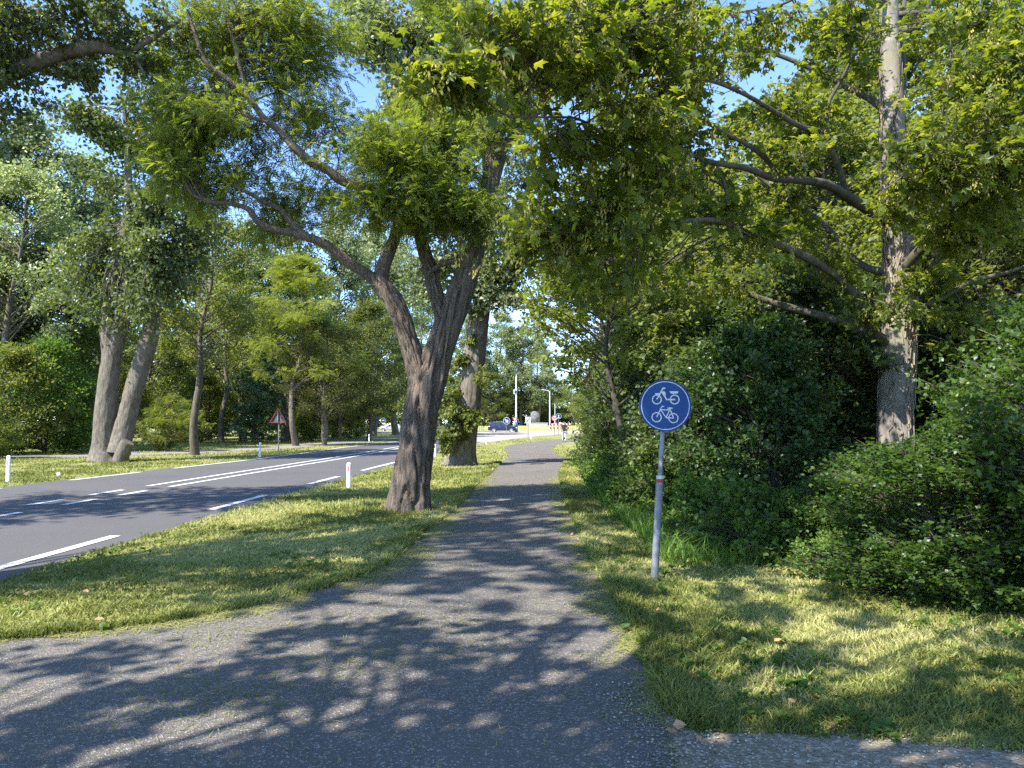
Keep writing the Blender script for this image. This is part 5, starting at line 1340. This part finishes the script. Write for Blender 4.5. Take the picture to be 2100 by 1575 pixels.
# ------------------------------------------------------------------ cars
M['glass'] = simple('car glass', (.02, .025, .03), .08, spec=.8)
M['alloy'] = simple('alloy rim', (.55, .56, .58), .35, .6)
M['lampc'] = simple('headlight lens', (.75, .78, .8), .15, spec=.8)
M['lampr'] = simple('tail light lens', (.45, .02, .02), .2)
def car(label, x, y, rz, paint, L, H, Wd, prof, roofl):
    """prof: (x fraction from the rear, shoulder z, top z, half width low, half width top), z as a fraction of the height"""
    o = thing('car', label, 'car', (x, y, 0), rz)
    pm = simple('car paint', paint, .28, .25, spec=.6)
    P = np.array(prof, float); P2, _ = spline(P[:, :3], P[:, 0], .03)
    xs = P2[:, 0]
    zs = np.interp(xs, P[:, 0], P[:, 1]); zt = np.interp(xs, P[:, 0], P[:, 2]); hw = np.interp(xs, P[:, 0], P[:, 3]); ht = np.interp(xs, P[:, 0], P[:, 4])
    vv = []
    for i in range(len(xs)):
        X_ = (xs[i] - .5) * L; h_ = Wd / 2 * hw[i]; q = Wd / 2 * ht[i]; b = .20 * H * (1 + .15 * (xs[i] < .05) + .15 * (xs[i] > .95)) * .9
        s_, t_ = zs[i] * H, max(zt[i], zs[i] + .005) * H
        half = [(h_ * .88, b), (h_ * .98, b + .06), (h_, b + (s_ - b) * .45), (h_ * .985, s_ - .06), (h_ * .95, s_), (q + (h_ * .95 - q) * .3, s_ + (t_ - s_) * .75), (q, t_ - .03), (q * .8, t_)]
        ring = [(X_, -a, z) for a, z in half] + [(X_, a, z) for a, z in half[::-1]]
        vv.append(ring)
    mb = MB(); mb.ringmesh(np.array(vv)); body = mb.build('body', pm, o, False)
    # side windows, windscreen, rear screen
    f = lambda q, col: np.interp(q, P[:, 0], P[:, col])
    for sd in (-1, 1):
        for a, b in roofl['win']:
            mb = MB(); pts = []
            for q, tz in ((a, .08), (b, .08), (b - roofl['rake'] * (b == roofl['win'][-1][1]), .84), (a + roofl['rk2'] * (a == roofl['win'][0][0]), .84)):
                s_, t_ = f(q, 1) * H, f(q, 2) * H
                h_ = Wd / 2 * f(q, 3) * .95; r_ = Wd / 2 * f(q, 4)
                kq = min(1, tz / .75)
                y_ = h_ + (r_ + (h_ - r_) * .3 - h_) * kq
                pts.append(((q - .5) * L, sd * (y_ + .04), s_ + (t_ - s_) * tz))
            mb.poly(pts); mb.build('side_window', M['glass'], o)
    for a, b, nm in (roofl['front'] + ('windscreen',), roofl['rear'] + ('rear_window',)):
        mb = MB(); A_, B_ = a, b
        z0, z1 = f(A_, 2) * H, f(B_, 2) * H
        nx = .035
        mb.poly([((A_ - .5) * L, -Wd / 2 * f(A_, 4) * .8, z0 + nx), ((A_ - .5) * L, Wd / 2 * f(A_, 4) * .8, z0 + nx), ((B_ - .5) * L, Wd / 2 * f(B_, 4) * .76, z1 + nx), ((B_ - .5) * L, -Wd / 2 * f(B_, 4) * .76, z1 + nx)]); mb.build(nm, M['glass'], o)
    R_ = .205 * H if H > 1.6 else .22 * H
    for wx in (-.295 * L, .30 * L):
        for sd in (-1, 1):
            mb = MB(); yy = sd * (Wd / 2 - .10)
            th = np.linspace(0, 2 * math.pi, 28, endpoint=False)
            sec = [(R_ * .66, -.1), (R_ * .97, -.1), (R_, -.06), (R_, .06), (R_ * .97, .115), (R_ * .66, .115)]
            mb.ringmesh(np.array([[(wx + a * math.cos(q), yy + sd * b, R_ + a * math.sin(q)) for q in th] for a, b in sec]), 0, False)
            w_ = mb.build('wheel', M['black'], o, False)
            mb = MB()
            for kq in range(5):
                an = kq * 2 * math.pi / 5; c_, s_ = math.cos(an), math.sin(an)
                for dl in (-.22, .22):
                    c2, s2 = math.cos(an + dl), math.sin(an + dl)
                    mb.tube([(wx, yy + sd * .10, R_), (wx + R_ * .68 * c2, yy + sd * .095, R_ + R_ * .68 * s2)], R_ * .075, 5)
            mb.ringmesh(np.array([[(wx + a * math.cos(q), yy + sd * b, R_ + a * math.sin(q)) for q in th] for a, b in ((R_ * .60, .09), (R_ * .72, .118), (R_ * .68, .122), (R_ * .58, .1))]), 0, False)
            mb.build('rim', M['alloy'], w_)
            # dark wheel arch lip
            mb = MB(); a_ = np.linspace(0, math.pi, 16)
            mb.ringmesh(np.array([[(wx + r_ * math.cos(q), sd * (Wd / 2 * 1.0 + b), R_ + r_ * math.sin(q)) for q in a_] for r_, b in ((R_ * 1.02, .008), (R_ * 1.17, .012))]), 0, False) if False else mb.tube([(wx + R_ * 1.1 * math.cos(q), sd * (Wd / 2 * .985), R_ + R_ * 1.1 * math.sin(q)) for q in a_], R_ * .09, 6)
            mb.build('wheel_arch', M['black'], o)
    for sd in (-1, 1):
        mb = MB(); mb.box((L * .475, sd * Wd * .34, H * .44), (.16, Wd * .2, H * .085)); mb.build('headlight', M['lampc'], o)
        mb = MB(); mb.box((-L * .487, sd * Wd * .37, H * .53), (.12, Wd * .13, H * .13)); mb.build('tail_light', M['lampr'], o)
        mb = MB(); mb.box((L * .16, sd * (Wd / 2 + .08), H * .62), (.14, .2, .13)); mb.build('wing_mirror', pm, o)
        mb = MB(); mb.box((0, sd * Wd * .44, H * .20), (L * .42, .14, .09)); mb.build('sill', M['black'], o)
        for dx in (-.10, .10):
            mb = MB(); mb.box((dx * L, sd * Wd * .497, H * .53), (.2, .03, .035)); mb.build('door_handle', M['alloy'], o)
    for e in (-1, 1):
        mb = MB(); mb.box((e * L * .488, 0, H * .27), (.14, Wd * .84, H * .12)); mb.build('bumper', M['black'] if H > 1.6 else pm, o)
    mb = MB(); mb.box((L * .497, 0, .48), (.02, .5, .11)); mb.build('number_plate', simple('plate yellow', (.75, .55, .05), .5), o)
    if roofl.get('rails'):
        for sd in (-1, 1):
            mb = MB(); mb.tube([(-L * .32, sd * Wd * .36, H * .985), (-L * .1, sd * Wd * .365, H * 1.02), (L * .08, sd * Wd * .36, H * 1.0)], .025, 6); mb.build('roof_rail', M['alloy'], o)
    return o
SUV = [(0, .55, .60, .80, .72), (.02, .58, .72, .92, .74), (.06, .60, .93, .97, .76), (.16, .60, .985, 1, .78), (.40, .60, 1.0, 1, .78), (.55, .60, .965, 1, .77), (.70, .60, .66, 1, .82), (.82, .585, .62, .99, .84), (.95, .53, .56, .92, .78), (1, .44, .46, .78, .66)]
car('dark blue estate car crossing the junction behind the blue arrow sign', X(1031, 129), 129, rad(-2), (.016, .026, .075), 5.1, 1.83, 1.95, SUV, dict(win=((.10, .24), (.26, .44), (.46, .66)), rake=.10, rk2=.03, front=(.70, .56), rear=(.02, .06), rails=True))
HATCH = [(0, .55, .60, .80, .7), (.02, .58, .70, .92, .72), (.08, .60, .90, .97, .72), (.2, .60, .98, 1, .74), (.42, .60, 1.0, 1, .74), (.56, .60, .94, 1, .74), (.74, .60, .65, 1, .8), (.86, .57, .60, .97, .8), (.96, .50, .53, .88, .72), (1, .42, .44, .75, .62)]
HW = dict(win=((.10, .24), (.26, .46), (.48, .69)), rake=.13, rk2=.05, front=(.74, .57), rear=(.02, .08))
car('silver hatchback passing beyond the row of trees', X(801, 149), 149, math.pi, (.42, .45, .50), 4.4, 1.48, 1.8, HATCH, HW)
car('dark grey car half hidden behind the sprouting poplar and its bush', X(914, 137), 137, math.pi + .12, (.16, .15, .18), 4.6, 1.5, 1.8, HATCH, HW)

# ------------------------------------------------------------------ people
M['skin'] = simple('skin', (.45, .27, .19), .6)
M['tee'] = simple('black tee shirt', (.012, .012, .014), .8)
M['trouser'] = simple('pale trousers', (.52, .56, .62), .8)
M['cap'] = simple('dark hair', (.02, .014, .012), .8)
M['cream'] = simple('cream shirt', (.62, .58, .42), .8)
M['navy'] = simple('dark trousers', (.03, .035, .05), .8)
def skin_obj(name, verts, edges, radii, m, parent, root=0, sub=1):
    me = bpy.data.meshes.new(name); me.from_pydata([tuple(v) for v in verts], edges, [])
    o = bpy.data.objects.new(name, me); COL.objects.link(o); o.parent = parent
    md = o.modifiers.new('skin', 'SKIN')
    sv = me.skin_vertices[0].data
    for i, r_ in enumerate(radii):
        sv[i].radius = (r_, r_) if np.isscalar(r_) else r_
        sv[i].use_root = i == root
    md.use_smooth_shade = True
    if sub:
        s_ = o.modifiers.new('sub', 'SUBSURF'); s_.levels = sub; s_.render_levels = sub
    me.materials.append(m)
    return o
def person(label, loc, rz, J, top_m, leg_m, long_sleeve=False):
    """J: joint dictionary in metres, facing +y"""
    o = thing('person', label, 'person', loc, rz)
    V, E, Rr = [], [], []
    def v(p, r_): V.append(np.array(p, float)); Rr.append(r_); return len(V) - 1
    def chain(i, pts):
        for p, r_ in pts:
            j = v(p, r_); E.append((i, j)); i = j
        return i
    hip = v(J['hip'], .10)
    ch = chain(hip, [(J['waist'], .095), (J['chest'], .115), (J['neck'], .05)])
    chain(ch, [(J['chin'], (.07, .085)), (J['head'], (.078, .098)), (J['crown'], (.06, .075))])
    nose = np.array(J['head']) + np.array((0, .105, -.03)); 
    for s in ('l', 'r'):
        a = chain(2, [(J['sh' + s], .055), (J['el' + s], .042), (J['wr' + s], .028)])
        w_ = np.array(J['wr' + s], float); dr = norm(w_ - np.array(J['el' + s]))
        pm_ = chain(a, [(w_ + dr * .05, (.035, .02))])
        for k_, (off, ln) in enumerate(((-.03, .075), (-.01, .088), (.01, .085), (.03, .065))):
            b = w_ + dr * .09 + np.array((0, off, 0)); chain(pm_, [(b, .010), (b + dr * ln + (0, .01, 0), .008)])
        chain(pm_, [(w_ + dr * .06 + np.array((0, .05, 0)), .011), (w_ + dr * .10 + np.array((0, .06, 0)), .009)])
        chain(hip, [(J['th' + s], .085), (J['kn' + s], .058), (J['an' + s], .038), (J['to' + s], .035)])
    skin_obj('body', V, E, Rr, M['skin'], o)
    # clothing
    V2, E2, R2 = [], [], []
    def ap(p, r_): V2.append(p); R2.append(r_); return len(V2) - 1
    c0 = ap(J['waist'] + np.array((0, 0, -.20)), .155); c1 = ap(J['waist'], (.15, .13)); c2 = ap(J['chest'], (.18, .15)); c3 = ap(np.array(J['neck']) * .85 + np.array(J['chest']) * .15, .10)
    E2 += [(c0, c1), (c1, c2), (c2, c3)]
    for s in ('l', 'r'):
        sh, el, wr = (np.array(J[q + s], float) for q in ('sh', 'el', 'wr'))
        a = ap(sh, .072); b = ap(sh + (el - sh) * .75, .06); E2 += [(c2, a), (a, b)]
        if long_sleeve:
            c_ = ap(el, .055); d_ = ap(el + (wr - el) * .85, .042); E2 += [(b, c_), (c_, d_)]
    skin_obj('shirt', V2, E2, R2, M[top_m], o, 1)
    V2, E2, R2 = [], [], []
    h0 = ap(np.array(J['hip']) + (0, 0, .10), .145)
    for s in ('l', 'r'):
        a = ap(J['th' + s], .108); b = ap(J['kn' + s], .085); c_ = ap(np.array(J['an' + s]) + (0, 0, -.02), .08); E2 += [(h0, a), (a, b), (b, c_)]
    skin_obj('trousers', V2, E2, R2, M[leg_m], o)
    for s in ('l', 'r'):
        an, to = np.array(J['an' + s], float), np.array(J['to' + s], float)
        skin_obj('shoe', [an + (0, -.04, -.03), (an + to) / 2 + (0, 0, -.02), to], [(0, 1), (1, 2)], [.045, .046, .038], M['black'], o)
    hd = np.array(J['head'], float)
    skin_obj('hair', [hd + (0, -.035, -.02), hd + (0, -.03, .05), hd + (0, .0, .09), hd + (0, .045, .075)], [(0, 1), (1, 2), (2, 3)], [.088, .094, .088, .055], M['cap'], o)
    mb = MB(); mb.prism([(-.012, -.02), (.012, -.02), (.006, .03), (-.006, .03)], hd + (0, .085, -.03), UX, UZ, -UN, .03); mb.build('nose', M['skin'], o)
    for q in (-.032, .032):
        mb = MB(); disc(mb, hd + (q, .106, .015), .009, -.004, 0, 10); mb.build('eye', M['sign_black'], o)
    return o
def A(**k): return {a: np.array(b, float) for a, b in k.items()}
walk = A(hip=(0, 0, .93), waist=(0, .01, 1.10), chest=(0, .02, 1.34), neck=(0, .03, 1.50), chin=(0, .05, 1.57), head=(0, .06, 1.65), crown=(0, .055, 1.73),
         shl=(-.19, .02, 1.42), ell=(-.24, -.06, 1.16), wrl=(-.24, .02, .93), shr=(.19, .02, 1.42), elr=(.24, .0, 1.15), wrr=(.22, .14, .95),
         thl=(-.09, 0, .86), knl=(-.10, .14, .48), anl=(-.10, .20, .09), tol=(-.11, .34, .04), thr=(.09, 0, .86), knr=(.10, .02, .47), anr=(.10, -.16, .10), tor=(.10, -.03, .04))
person('person in black tee shirt and pale trousers walking away on the path', G(1157, 906.3), rad(-4), walk, 'tee', 'trouser')
# cyclist and bicycle
yb = 141.0; bx = X(771, yb)
ride = A(hip=(0, -.18, .98), waist=(0, -.10, 1.14), chest=(0, .08, 1.36), neck=(0, .16, 1.50), chin=(0, .21, 1.56), head=(0, .23, 1.64), crown=(0, .22, 1.72),
         shl=(-.18, .10, 1.42), ell=(-.24, .26, 1.22), wrl=(-.24, .44, 1.10), shr=(.18, .10, 1.42), elr=(.24, .26, 1.22), wrr=(.24, .44, 1.10),
         thl=(-.09, -.12, .94), knl=(-.11, .20, .72), anl=(-.11, .10, .34), tol=(-.11, .24, .30), thr=(.09, -.12, .94), knr=(.11, .16, .52), anr=(.11, .02, .14), tor=(.11, .16, .10))
person('person in a cream shirt riding a bicycle beyond the row of trees', (bx, yb, 0), rad(150), ride, 'cream', 'navy')
o = thing('bicycle', 'dark bicycle under the rider in the cream shirt', 'bicycle', (bx, yb, 0), rad(150))
fr = MB(); bk = lambda p: np.array(p, float)
A1, B1, C1, D1, E1 = bk((0, -.50, .34)), bk((0, -.05, .28)), bk((0, -.20, .80)), bk((0, .40, .82)), bk((0, .58, .34))
for a, b in ((A1, B1), (B1, C1), (C1, D1), (B1, D1), (A1, C1)):
    fr.tube([a, b], .018, 6)
fr.build('frame', M['sign_black'], o)
mb = MB(); mb.tube([E1, D1, D1 + (0, -.06, .22)], .018, 6); mb.build('fork', M['sign_black'], o)
mb = MB(); mb.tube([D1 + (-.26, -.0, .26), D1 + (-.1, -.05, .24), D1 + (.1, -.05, .24), D1 + (.26, 0, .26)], .014, 6); mb.build('handlebar', M['steel'], o)
mb = MB(); mb.box(C1 + (0, -.02, .08), (.16, .26, .07)); mb.build('saddle', M['black'], o)
for c_ in (A1, E1):
    mb = MB(); th = np.linspace(0, 2 * math.pi, 25)
    mb.tube([c_ + (0, .34 * math.cos(q), .34 * math.sin(q)) for q in th], .02, 6, 0, False); w_ = mb.build('wheel', M['black'], o)
    mb = MB()
    for q in th[::3]:
        mb.tube([c_, c_ + (0, .33 * math.cos(q), .33 * math.sin(q))], .004, 3, 0, False)
    mb.build('spokes', M['steel'], w_)
